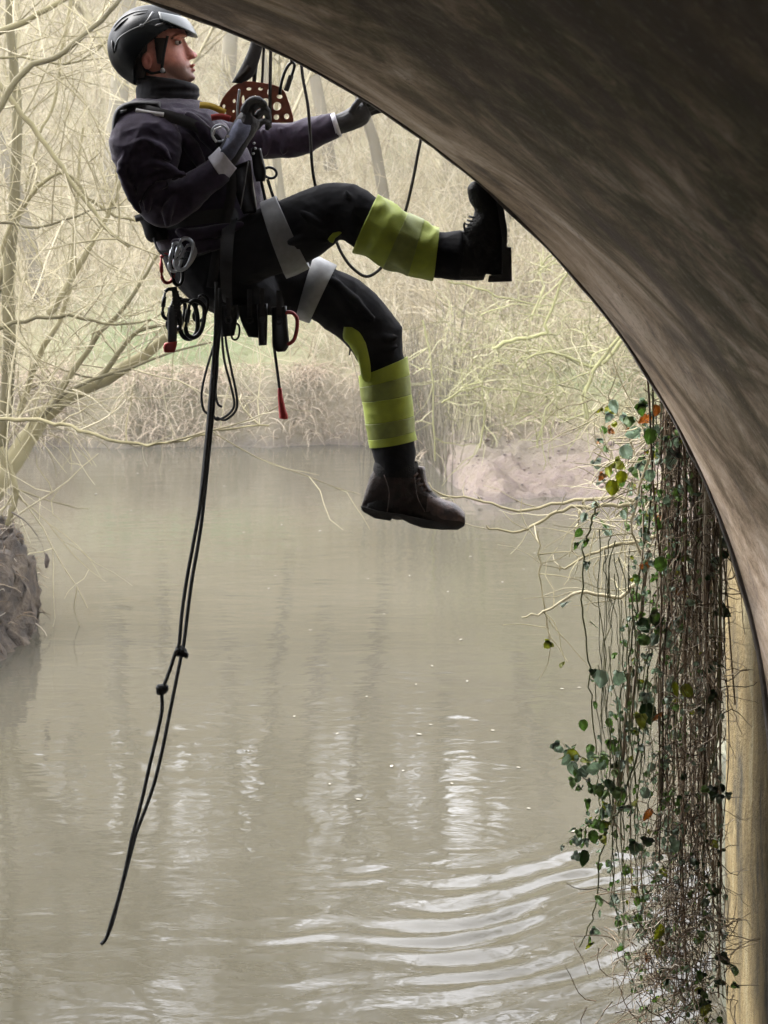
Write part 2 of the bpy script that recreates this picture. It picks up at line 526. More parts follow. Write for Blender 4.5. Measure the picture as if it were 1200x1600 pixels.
def make_soffit():
    prof = arch_profile(AR, 120)
    arc = [0]
    for a, b in zip(prof, prof[1:]):
        arc.append(arc[-1] + math.hypot(b[0] - a[0], b[1] - a[1]))
    ys = [Y0 + 30 * i / 40 for i in range(40)] + [5.0 * i / 90 for i in range(91)]
    verts, uvs = [], []
    for y in ys:
        for (x, z), s in zip(prof, arc):
            d = Vector((x - AX, 0, z - AZ)); d.normalize()
            k = noise.fractal(Vector((s * 1.3, y * 1.3, 3.3)), 1.0, 2.0, 4) * 0.012
            if y > Y1 - 0.3: k *= max(0.35, (Y1 - y) / 0.3)
            verts.append((x + d.x * k, y, z + d.z * k)); uvs.append((s, y))
    n = len(prof)
    faces = [(j * n + i, j * n + i + 1, (j + 1) * n + i + 1, (j + 1) * n + i) for j in range(len(ys) - 1) for i in range(n - 1)]
    me = bpy.data.meshes.new('arch_soffit'); me.from_pydata(verts, [], faces)
    ul = me.uv_layers.new(name='UVMap')
    for l in me.loops: ul.data[l.index].uv = uvs[l.vertex_index]
    me.shade_smooth()
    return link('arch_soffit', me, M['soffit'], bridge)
make_soffit()

def extrude_ring(inner, outer, y0, y1):
    mb = MB(); n = len(inner); vs = []
    for y in (y0, y1):
        vs += [(x, y, z) for x, z in inner] + [(x, y, z) for x, z in outer]
    fs = []
    for i in range(n - 1):
        a, b, c, d = i, i + 1, n + i + 1, n + i
        fs += [(a, b, c, d), (2 * n + a, 2 * n + d, 2 * n + c, 2 * n + b), (a, 2 * n + a, 2 * n + b, b), (d, c, 2 * n + c, 2 * n + d)]
    fs += [(0, n, 3 * n, 2 * n), (n - 1, 3 * n - 1, 4 * n - 1, 2 * n - 1)]
    mb.add(vs, fs)
    return mb

def lip():
    inner, outer = [], []
    for i, (x, z) in enumerate(arch_profile(AR, 150)):
        d = Vector((x - AX, z - AZ)); d = Vector((1 if x > AX else -1, 0)) if z < AZ else d.normalized()
        k = noise.fractal(Vector((x * 6, z * 6, 1.0)), 1.0, 2.0, 3) * 0.006
        inner.append((x - d.x * (0.006 + k), z - d.y * (0.006 + k))); outer.append((x + d.x * 0.05, z + d.y * 0.05))
    return extrude_ring(inner, outer, Y1 + 0.003, Y1 + 0.05)
lip().build('drip_edge', M['edge'], bridge)

def spandrel(name, y0, y1):
    prof = arch_profile(AR + 0.012, 72)
    top = 4.7
    outer = []
    for i, (x, z) in enumerate(prof):
        t = i / (len(prof) - 1)
        outer.append((5.5 + (-9.0 - 5.5) * t, top))
    mb = extrude_ring(prof, outer, y0, y1)
    mb.box(((5.5 + AX + AR + .02) / 2 + 0.01, (y0 + y1) / 2, 1.9), (5.5 - (AX + AR) - 0.05, y1 - y0 - 0.01, 5.55))
    return mb.build(name, M['spandrel'], bridge, smooth=False)
spandrel('spandrel_wall', Y1 - 0.45, Y1 - 0.004)
spandrel('spandrel_wall', Y0, Y0 + 0.45)
mb = MB(); mb.box((-1.75, (Y0 + Y1) / 2, 4.85), (14.5, Y1 - Y0, 0.29)); mb.build('deck', M['spandrel'], bridge, smooth=False)
for yy in (Y1 - 0.2, Y0 + 0.2):
    mb = MB(); mb.box((-1.75, yy, 5.45), (14.5, 0.36, 0.9)); mb.box((-1.75, yy, 5.97), (14.6, 0.46, 0.14)); mb.build('parapet', M['spandrel'], bridge, smooth=False)
for xx in (-8.9, 5.4):
    mb = MB(); mb.box((xx, (Y0 + Y1) / 2, 1.9), (0.3, Y1 - Y0 - 0.95, 5.58)); mb.build('added_side_wall', M['spandrel'], bridge, smooth=False)  # unseen walls added to keep stray light off the barrel

def rough_block(name, x0, x1, y0, y1, z0, z1, mat, parent, amp=0.012, step=0.06):
    """a block with an uneven, worn surface"""
    bm = bmesh.new()
    nx, ny, nz = max(1, int((x1 - x0) / step)), max(1, int((y1 - y0) / step)), max(1, int((z1 - z0) / step))
    def grid(fn, nu, nv):
        g = [[bm.verts.new(fn(i / nu, j / nv)) for j in range(nv + 1)] for i in range(nu + 1)]
        for i in range(nu):
            for j in range(nv): bm.faces.new((g[i][j], g[i + 1][j], g[i + 1][j + 1], g[i][j + 1]))
    lx, ly, lz = x1 - x0, y1 - y0, z1 - z0
    for x in (x0, x1): grid(lambda u, v: (x, y0 + ly * u, z0 + lz * v), ny, nz)
    for y in (y0, y1): grid(lambda u, v: (x0 + lx * u, y, z0 + lz * v), nx, nz)
    for z in (z0, z1): grid(lambda u, v: (x0 + lx * u, y0 + ly * v, z), nx, ny)
    bmesh.ops.remove_doubles(bm, verts=bm.verts, dist=1e-4)
    bmesh.ops.recalc_face_normals(bm, faces=bm.faces)
    for v in bm.verts:
        p = v.co * 2.2
        k = noise.noise_vector(p) * amp + noise.noise_vector(p * 4) * amp * 0.5
        v.co += k
    me = bpy.data.meshes.new(name); bm.to_mesh(me); bm.free(); me.shade_smooth()
    return link(name, me, mat, parent)

wing = root('wing_wall', (1.6, 5.4, 0), 'yellow-brown stained wing wall at the right edge beside the hanging vines', 'wall')
rough_block('wall_face', 1.219, 2.4, 5.056, 5.71, -0.6, 3.80, M['wing'], wing, 0.006)
rough_block('plinth', 1.26, 2.3, 5.77, 6.15, -0.6, 0.93, M['plinth'], wing, 0.02)
rough_block('coping', 0.94, 2.5, 5.08, 6.2, 3.82, 3.97, M['plinth'], wing, 0.012)

# ------------------------------------------------------------------ river
def water_mat():
    m, nt, b = new_mat('river_water')
    tc = nd(nt, 'ShaderNodeTexCoord')
    n = nd(nt, 'ShaderNodeTexNoise', Scale=0.35, Detail=4.0); nt.links.new(tc.outputs['Object'], n.inputs['Vector'])
    nt.links.new(ramp(nt, n.outputs['Fac'], [(0.3, (0.045, 0.041, 0.029)), (0.7, (0.060, 0.055, 0.041))]), b.inputs['Base Color'])
    b.inputs['Roughness'].default_value = 0.045
    b.inputs['IOR'].default_value = 1.38
    hs = []
    for scale, st, w in ((2.2, (0.55, 1.0, 1), 1.0), (7.0, (0.45, 1.0, 1), 0.30), (26.0, (0.5, 1.0, 1), 0.05)):
        mp = nd(nt, 'ShaderNodeMapping'); nt.links.new(tc.outputs['Object'], mp.inputs[0]); mp.inputs['Scale'].default_value = st
        q = nd(nt, 'ShaderNodeTexNoise', Scale=scale, Detail=3.0, Roughness=0.5, Distortion=0.6); nt.links.new(mp.outputs[0], q.inputs['Vector'])
        k = nd(nt, 'ShaderNodeMath', operation='MULTIPLY'); nt.links.new(q.outputs['Fac'], k.inputs[0]); k.inputs[1].default_value = w
        hs.append(k.outputs[0])
    a = nd(nt, 'ShaderNodeMath', operation='ADD'); nt.links.new(hs[0], a.inputs[0]); nt.links.new(hs[1], a.inputs[1])
    a2 = nd(nt, 'ShaderNodeMath', operation='ADD'); nt.links.new(a.outputs[0], a2.inputs[0]); nt.links.new(hs[2], a2.inputs[1])
    bp = nd(nt, 'ShaderNodeBump', Strength=0.16, Distance=0.05); nt.links.new(a2.outputs[0], bp.inputs['Height'])
    nt.links.new(bp.outputs[0], b.inputs['Normal'])
    return m
M['water'] = water_mat()

def make_river():
    xs = np.concatenate([np.linspace(-40, -2.3, 30)[:-1], np.linspace(-2.3, 2.3, 200), np.linspace(2.3, 40, 30)[1:]])
    ys = np.concatenate([np.linspace(-31, 4.2, 20)[:-1], np.linspace(4.2, 10.4, 300), np.geomspace(10.4, 48, 130)[1:]])
    X, Yg = np.meshgrid(xs, ys)
    Z = np.zeros_like(X)
    for j in range(len(ys)):
        y = ys[j] / K
        if y < 3.7 or y > 9.0: continue
        for i in range(len(xs)):
            x = xs[i] / K
            if abs(x) > 2.0: continue
            n1 = noise.noise(Vector((x * 0.9, y * 1.2, 0.3)))
            n2 = noise.noise(Vector((x * 2.2, y * 3.2, 5.3)))
            m = min(1, max(0, (6.75 + 0.35 * x + 0.5 * n1 - y) / 1.1)) * min(1, max(0, (x + 0.6 + 0.6 * n1) / 1.3))
            m *= min(1, max(0.12, 0.6 + 1.1 * n2))
            g = 0.55 * max(x, -0.15) ** 2
            ph = (y - g) / 0.185 + 0.65 * n1 + 0.45 * n2
            s = math.sin(2 * math.pi * ph)
            Z[j, i] = m * 0.0085 * (s + 0.35 * s * abs(s)) + 0.0035 * m * math.sin(2 * math.pi * (y * 6.1 - x * 2.3 + 1.6 * n1 + n2)) + 0.0055 * m * noise.noise(Vector((x * 5, y * 9, 2.2))) + 0.0028 * m * noise.noise(Vector((x * 12, y * 20, 6.2)))
    nx, ny = len(xs), len(ys)
    V = np.stack([X, Yg, Z], -1).reshape(-1, 3).astype(np.float32)
    idx = np.arange(nx * ny).reshape(ny, nx)
    Fq = np.stack([idx[:-1, :-1], idx[:-1, 1:], idx[1:, 1:], idx[1:, :-1]], -1).reshape(-1, 4)
    me = bpy.data.meshes.new('river'); me.from_pydata(V.tolist(), [], Fq.tolist()); me.shade_smooth()
    return tag(link('river', me, M['water']), 'murky brown river with soft reflections and bright ripples', kind='structure')
make_river()

# ------------------------------------------------------------------ banks and hillside
def ground_mat(name, stops, mud=False):
    m, nt, b = new_mat(name)
    tc = nd(nt, 'ShaderNodeTexCoord')
    n1 = nd(nt, 'ShaderNodeTexNoise', Scale=0.8, Detail=8.0, Roughness=0.65, Distortion=0.4); nt.links.new(tc.outputs['Object'], n1.inputs['Vector'])
    n2 = nd(nt, 'ShaderNodeTexNoise', Scale=9.0, Detail=8.0, Roughness=0.7); nt.links.new(tc.outputs['Object'], n2.inputs['Vector'])
    mx = nd(nt, 'ShaderNodeMath', operation='MULTIPLY_ADD'); nt.links.new(n2.outputs['Fac'], mx.inputs[0]); mx.inputs[1].default_value = 0.6
    h = nd(nt, 'ShaderNodeMath', operation='MULTIPLY'); nt.links.new(n1.outputs['Fac'], h.inputs[0]); h.inputs[1].default_value = 0.5
    nt.links.new(h.outputs[0], mx.inputs[2])
    c = ramp(nt, mx.outputs[0], stops)
    for nm, col in (('mud', (0.190, 0.142, 0.120)), ('wet', (0.085, 0.066, 0.058)), ('green', (0.075, 0.125, 0.030))):
        a = nd(nt, 'ShaderNodeAttribute', attribute_name=nm)
        k = nd(nt, 'ShaderNodeMath', operation='MULTIPLY'); nt.links.new(a.outputs['Fac'], k.inputs[0])
        nt.links.new(ramp(nt, n2.outputs['Fac'], [(0.30, (0.45,) * 3), (0.60, (1,) * 3)]), k.inputs[1])
        c = mixc(nt, k.outputs[0], c, col)
    nt.links.new(c, b.inputs['Base Color'])
    b.inputs['Roughness'].default_value = 0.85
    bp = nd(nt, 'ShaderNodeBump', Strength=0.9, Distance=0.16); nt.links.new(n2.outputs['Fac'], bp.inputs['Height']); nt.links.new(bp.outputs[0], b.inputs['Normal'])
    return m
M['bank'] = ground_mat('dry_bank', [(0.30, (0.100, 0.079, 0.042)), (0.45, (0.169, 0.142, 0.076)), (0.60, (0.223, 0.193, 0.103)), (0.75, (0.261, 0.230, 0.128))])
M['soil'] = ground_mat('dark_soil', [(0.34, (0.012, 0.009, 0.006)), (0.50, (0.045, 0.032, 0.021)), (0.62, (0.105, 0.078, 0.050)), (0.74, (0.17, 0.135, 0.085))])

def sstep(a, b, x):
    t = min(1, max(0, (x - a) / (b - a))); return t * t * (3 - 2 * t)

def waterline(x):
    """far bank: depth of the water's edge at X"""
    x = x / K
    y = 22.0 - 0.5 * sstep(-6, -3, -x) + 0.5 * noise.noise(Vector((x * 0.7, 0, 9.1))) + 0.25 * noise.noise(Vector((x * 2.3, 0, 2.1)))
    y -= 5.0 * sstep(0.35, 1.0, x)
    y -= 1.2 * sstep(1.8, 2.6, x)
    y -= 8.0 * sstep(2.9, 5.5, x)
    y -= 3.0 * sstep(-6, -12, x)
    return y * K

def mudmask(x):
    x = x / K
    return sstep(0.3, 0.9, x) * (1 - sstep(3.2, 4.6, x))

def bank_h(x, y):
    s = y - waterline(x)
    m = mudmask(x)
    if s < 0: return -0.55 * sstep(0, -1.5, s) - 0.02
    steep = 0.85 * sstep(0, 0.55, s) + 0.28 * max(0, s - 0.3)
    flat = 0.42 * sstep(0, 2.2, s) + 0.45 * sstep(2.4, 3.6, s) + 0.24 * max(0, s - 3.3)
    z = steep * (1 - m) + flat * m
    f = noise.fractal(Vector((x * 0.9, y * 0.9, 1.7)), 1.0, 2.0, 4) * 0.16 * sstep(0, 1.5, s)
    f += noise.fractal(Vector((x * 4, y * 4, 4.7)), 0.9, 2.0, 3) * (0.055 + 0.09 * m) * sstep(0, 0.25, s) + m * 0.05 * (1 - 2 * abs(noise.noise(Vector((x * 2.2, y * 2.2, 8.8))))) * sstep(0, 0.4, s)
    far = 0.05 * max(0, s - 9) + 1.4 * sstep(8, 30, s)
    return 1.08 * (z + f + min(far, 5.0) - 0.06 * max(0, s - 40))

def make_bank():
    xs = np.concatenate([np.linspace(-70, -9, 30)[:-1], np.linspace(-9, 9, 220), np.linspace(9, 70, 30)[1:]])
    ys = np.concatenate([np.linspace(5.6, 12, 24)[:-1], np.linspace(12, 34, 210), np.geomspace(34, 120, 45)[1:]])
    V, mud, wet, green = [], [], [], []
    for y in ys:
        for x in xs:
            z = bank_h(x, y); V.append((x, y, z))
            s = y - waterline(x)
            mk = mudmask(x)
            mud.append(mk * (1 - sstep(2.3, 3.3, s)) + (1 - mk) * 0.55 * (1 - sstep(0.3, 0.9, s)))
            wet.append(0.9 * (1 - sstep(0.0, 0.22 + 0.25 * mk, s + 0.1 * noise.noise(Vector((x * 2, y * 2, 0))))) if s > -1 else 1.0)
            gx = noise.noise(Vector((x * 0.5, y * 0.4, 7.7)))
            gpatch = math.exp(-((x + 3.4) / 2.0) ** 2 - ((s - 2.4) / 1.7) ** 2) + 0.75 * sstep(3.0, 4.0, s) * math.exp(-((x - 3.3) / 1.2) ** 2 - ((s - 4.2) / 1.6) ** 2)
            green.append(min(1, gpatch + 0.30 * max(0, gx) * sstep(0.8, 2, s)))
    nx, ny = len(xs), len(ys)
    idx = np.arange(nx * ny).reshape(ny, nx)
    Fq = np.stack([idx[:-1, :-1], idx[:-1, 1:], idx[1:, 1:], idx[1:, :-1]], -1).reshape(-1, 4)
    me = bpy.data.meshes.new('far_bank'); me.from_pydata(V, [], Fq.tolist())
    for nm, d in (('mud', mud), ('wet', wet), ('green', green)):
        a = me.attributes.new(nm, 'FLOAT', 'POINT'); a.data.foreach_set('value', np.array(d, np.float32))
    me.shade_smooth()
    tag(link('far_bank', me, M['bank']), 'pale grassy far river bank with a bare muddy beach', kind='structure')
make_bank()

def left_edge(y):
    return K * float(np.interp(y / K, [5, 8, 9.0, 9.7, 10.3, 10.9, 11.6, 12.6, 14, 17, 21, 25], [-6, -4.2, -3.0, -2.42, -2.30, -2.36, -2.62, -3.05, -3.6, -4.6, -6.0, -8.0]))

def make_left_bank():
    ys = np.concatenate([np.linspace(6, 10, 20)[:-1], np.linspace(10, 14.2, 210), np.linspace(14.2, 27.5, 60)[1:]]); ds = np.concatenate([np.linspace(-0.25, 0.9, 80), np.linspace(0.9, 20, 26)[1:]])
    V = []
    for y in ys:
        for d in ds:
            e = left_edge(y) + 0.10 * noise.noise(Vector((y * 2.2, 0, 3)))
            z = -0.4 * sstep(0, -0.25, d) + 0.66 * sstep(-0.06, 0.16, d) + 0.26 * sstep(0.1, 0.7, d) + 0.10 * max(0, d - 0.7)
            x = e - d
            q = Vector((x, y, z))
            q += noise.noise_vector(q * 2.6) * 0.10 + noise.noise_vector(q * 6) * 0.085 + noise.noise_vector(q * 14) * 0.045 + noise.noise_vector(q * 31) * 0.020
            V.append(q)
    nx, ny = len(ds), len(ys)
    idx = np.arange(nx * ny).reshape(ny, nx)
    Fq = np.stack([idx[:-1, :-1], idx[1:, :-1], idx[1:, 1:], idx[:-1, 1:]], -1).reshape(-1, 4)
    me = bpy.data.meshes.new('near_bank'); me.from_pydata([tuple(v) for v in V], [], Fq.tolist()); me.shade_smooth()
    tag(link('near_bank', me, M['soil']), 'dark eroded earth bank jutting into the river at the left', kind='structure')
make_left_bank()

# ------------------------------------------------------------------ background vegetation
def wander(p, d, L, k, wob, grav=0.0):
    pts = [np.array(p, float)]
    d = np.array(d, float); d /= np.linalg.norm(d)
    for i in range(k - 1):
        pts.append(pts[-1] + d * L / (k - 1))
        d = d + rng.normal(size=3) * wob; d[2] += grav
        d /= np.linalg.norm(d)
    return np.array(pts)

M['vine'] = strand_mat('dry_brown_vine', [(0.15, (0.018, 0.011, 0.007)), (0.40, (0.060, 0.039, 0.023)), (0.62, (0.143, 0.101, 0.063)), (0.80, (0.285, 0.228, 0.160)), (0.95, (0.461, 0.411, 0.331))])
M['scrub'] = strand_mat('dry_scrub_stems', [(0.15, (0.128, 0.095, 0.060)), (0.40, (0.247, 0.206, 0.124)), (0.65, (0.338, 0.292, 0.186)), (0.90, (0.388, 0.344, 0.255))])
M['straw'] = strand_mat('dead_grass', [(0.15, (0.152, 0.113, 0.082)), (0.45, (0.303, 0.241, 0.165)), (0.85, (0.416, 0.347, 0.254))])
M['bramble'] = strand_mat('yellow_green_stems', [(0.15, (0.105, 0.099, 0.038)), (0.50, (0.210, 0.205, 0.092)), (0.90, (0.289, 0.267, 0.160))])
M['bark_far'] = strand_mat('pale_bark', [(0.15, (0.067, 0.056, 0.038)), (0.50, (0.116, 0.100, 0.067)), (0.90, (0.160, 0.143, 0.098))])
M['bark_moss'] = strand_mat('mossy_bark', [(0.15, (0.048, 0.039, 0.023)), (0.50, (0.102, 0.088, 0.043)), (0.90, (0.170, 0.148, 0.076))])
M['twig_pale'] = strand_mat('pale_twigs', [(0.15, (0.135, 0.113, 0.065)), (0.50, (0.249, 0.218, 0.123)), (0.90, (0.349, 0.310, 0.210))])

def scrub():
    polys = []
    n = 15000
    for i in range(n):
        y = K * (22.5 + 34 * rng.random() ** 1.5)
        x = (rng.random() * 2 - 1) * (0.30 * y + 1.5)
        if y < waterline(x) + 0.9 + 3.0 * mudmask(x): continue
        if -6.5 < x < -1.2 and y < waterline(x) + 4.0 and rng.random() < 0.8: continue      # open grassy spot
        z = bank_h(x, y) - 0.05
        L = rng.uniform(0.5, 1.5) * (1 + 0.035 * (y - 22))
        d = (rng.normal() * 0.55, rng.normal() * 0.3, 1.0)
        p = wander((x, y, z), d, L, 6, 0.22, -0.05)
        r0 = rng.uniform(0.004, 0.011) * (0.75 + y / 60)
        polys.append((p, np.linspace(r0, r0 * 0.35, 6)))
        if rng.random() < 0.8:
            q = p[rng.integers(2, 5)]
            polys.append((wander(q, (rng.normal(), rng.normal() * 0.4, rng.normal() * 0.7 + 0.2), L * 0.6, 5, 0.3, -0.06), np.linspace(r0 * 0.6, r0 * 0.25, 5)))
    for i in range(4200):      # scrub behind the muddy beach
        x = rng.uniform(0.2, 5.5)
        y = waterline(x) + rng.uniform(3.4 * mudmask(x) + 0.4, 9.0)
        L = rng.uniform(0.3, 1.2); r0 = rng.uniform(0.004, 0.010)
        p = wander((x, y, bank_h(x, y) - 0.05), (rng.normal() * 0.7, rng.normal() * 0.4, 0.9), L, 6, 0.3, -0.09)
        polys.append((p, np.linspace(r0, r0 * 0.35, 6)))
    me = strands_mesh('undergrowth', polys)
    tag(link('undergrowth', me, M['scrub']), 'dense dry pale undergrowth covering the far hillside', kind='stuff')
scrub()

def bank_grass():
    polys = []
    for i in range(8500):
        x = rng.uniform(-8.5, 5.2)
        mk = mudmask(x)
        if rng.random() < mk * 0.75: continue
        s = rng.uniform(0.1, 1.1) if mk < 0.5 else rng.uniform(2.5, 3.8)
        y = waterline(x) + s
        z = bank_h(x, y)
        tuft = noise.noise(Vector((x * 2.0, 0, 4.4)))
        if tuft < 0.0 and rng.random() < 0.8: continue
        L = rng.uniform(0.2, 0.6)
        d = (rng.normal() * 0.6, -0.9 + rng.normal() * 0.3, rng.uniform(-0.1, 1.0))
        p = wander((x, y, z), d, L, 6, 0.16, -0.32)
        p[:, 2] = np.maximum(p[:, 2], 0.01)
        r0 = rng.uniform(0.004, 0.008)
        polys.append((p, np.linspace(r0, r0 * 0.4, 6)))
    tag(link('grass', strands_mesh('grass', polys), M['straw']), 'straw-coloured dead grass drooping over the edge of the far bank', kind='stuff')
bank_grass()

def reeds():
    polys = []
    for i in range(420):
        x = 0.50 + rng.normal() * 0.36
        y = 21.3 + rng.uniform(-1.0, 1.8)
        y = max(y, waterline(x) - 0.1)
        z = max(-0.05, bank_h(x, y))
        p = wander((x, y, z), (rng.normal() * 0.14, rng.normal() * 0.14, 1), rng.uniform(0.5, 2.1), 6, 0.06)
        r0 = rng.uniform(0.004, 0.009)
        polys.append((p, np.linspace(r0, r0 * 0.5, 6)))
    tag(link('reeds', strands_mesh('reeds', polys), M['bark_far']), 'dead brown reeds standing at the corner of the muddy beach', kind='stuff')
reeds()

def mud_clods():
    mb = MB()
    for i in range(420):
        x = rng.uniform(0.5, 4.2); s = rng.uniform(0.05, 3.0)
        y = waterline(x) + s
        r = rng.uniform(0.008, 0.022) * (2.4 if rng.random() < 0.06 else 1)
        c = Vector((x, y, bank_h(x, y) + r * 0.2))
        b = len(mb.v)
        mb.ball(c, (r * rng.uniform(0.8, 1.7), r, r * rng.uniform(0.4, 0.8)), 7, 4)
        for k in range(b, len(mb.v)):
            v = Vector(mb.v[k]); mb.v[k] = tuple(v + noise.noise_vector(v * 25) * r * 0.35)
    tag(mb.build('mud_clods', M['clod']), 'small clods of drying mud scattered over the beach', kind='stuff')
M['clod'] = simple('mud_clod', (0.135, 0.102, 0.088), 0.9, 0.75, 14, 0.4, 60)
mud_clods()

def grow(p, d, L, r, depth, out, k=7, wob=0.12, nchild=(3, 6), grav=0.0, spread=0.9, ratio=0.55, twist=None):
    pts = wander(p, d, L, k, wob, grav)
    out.append((depth, pts, np.linspace(r, r * (0.45 if depth else 0.5), k)))
    if depth <= 0: return
    for c in range(rng.integers(*nchild)):
        i = rng.integers(2, k)
        t = pts[min(i + 1, k - 1)] - pts[i - 1]; t /= np.linalg.norm(t)
        a = rng.normal(size=3); a -= t * a.dot(t); a /= np.linalg.norm(a)
        nd_ = t * 0.8 + a * spread * rng.uniform(0.5, 1.1); nd_[2] += 0.15
        grow(pts[i], nd_, L * ratio * rng.uniform(0.7, 1.15), r * 0.5, depth - 1, out, k, wob * 1.2, nchild, grav, spread, ratio)

def far_tree_proto(h, r, seed, moss=False):
    global rng
    keep = rng; rng = np.random.default_rng(seed)
    out = []
    grow((0, 0, -0.2), (rng.normal() * 0.08, rng.normal() * 0.05, 1), h, r, 3, out, 8, 0.07, (6, 9), 0.02, 0.85, 0.42)
    trunk = [(p, q) for d, p, q in out if d == 3]
    crown = [(p, np.maximum(q, 0.006)) for d, p, q in out if d < 3]
    rng = keep
    return strands_mesh('trunk', trunk, 8), strands_mesh('crown', crown, 3)

protos = [far_tree_proto(8.5, 0.15, 3), far_tree_proto(11, 0.24, 5), far_tree_proto(6.5, 0.10, 8)]
FAR = [  # px, depth, kind, scale, label
    (70, 25.5, 0, 1.0, 'slim bare tree behind the tangled willow twigs at far left'),
    (170, 31, 1, 1.0, 'tall bare tree on the far hillside left of the climber'),
    (255, 28, 2, 1.1, 'small bare sapling on the slope just behind the climber\'s hip gear'),
    (350, 36, 1, 0.9, 'bare tree high on the slope behind the climber\'s head'),
    (455, 27, 2, 1.0, 'thin bare sapling on the bank above the red hanging tool'),
    (520, 33, 0, 1.1, 'bare tree on the slope behind the climber\'s knees'),
    (610, 29, 0, 0.9, 'slender bare tree behind the rope loop under the raised leg'),
    (700, 38, 1, 1.0, 'bare tree far up the slope above the raised boot'),
    (780, 26, 2, 1.2, 'short bare sapling behind the brambles and muddy beach'),
    (870, 30, 0, 1.0, 'bare tree close to the arch edge behind the brambles'),
    (120, 42, 1, 1.1, 'distant bare tree at upper left behind crossing twigs'),
    (430, 45, 1, 1.2, 'distant bare tree behind the bronze rigging plate'),
    (590, 44, 1, 1.1, 'distant bare tree behind the climber\'s outstretched hand'),
    (-60, 34, 1, 1.1, 'bare hillside tree cut off by the left edge of the picture'),
    (960, 36, 1, 1.0, 'bare hillside tree mostly hidden behind the arch'),
]
for i, (x, Y, k, s, lab) in enumerate(FAR):
    Y *= K
    wx = (x - 600) / FPX * Y
    t = root('bare_tree', (wx, Y, bank_h(wx, Y)), lab, 'tree', 'bare trees on the far hillside')
    t.rotation_euler = (0, 0, rng.uniform(0, 6.28)); t.scale = (s, s, s)
    for nm, me in zip(('trunk', 'crown'), protos[k]):
        o = bpy.data.objects.new(nm, me); C.objects.link(o); o.parent = t
        if not me.materials: me.materials.append(M['bark_far'] if nm == 'trunk' else M['twig_pale'])

# wood on the skyline, one mass
def skyline():
    polys = []
    for i in range(190):
        y = rng.uniform(57, 85); x = rng.uniform(-29, 29)
        z = bank_h(x, y) - 0.3
        out = []
        grow((x, y, z), (rng.normal() * 0.07, 0, 1), rng.uniform(6, 12), rng.uniform(0.08, 0.26), 2, out, 6, 0.08, (5, 9), 0.02, 0.8, 0.42)
        polys += [(p, np.maximum(q, 0.012)) for d, p, q in out]
    tag(link('distant_wood', strands_mesh('distant_wood', polys), M['twig_pale']), 'pale leafless wood along the top of the far slope', kind='stuff')
skyline()

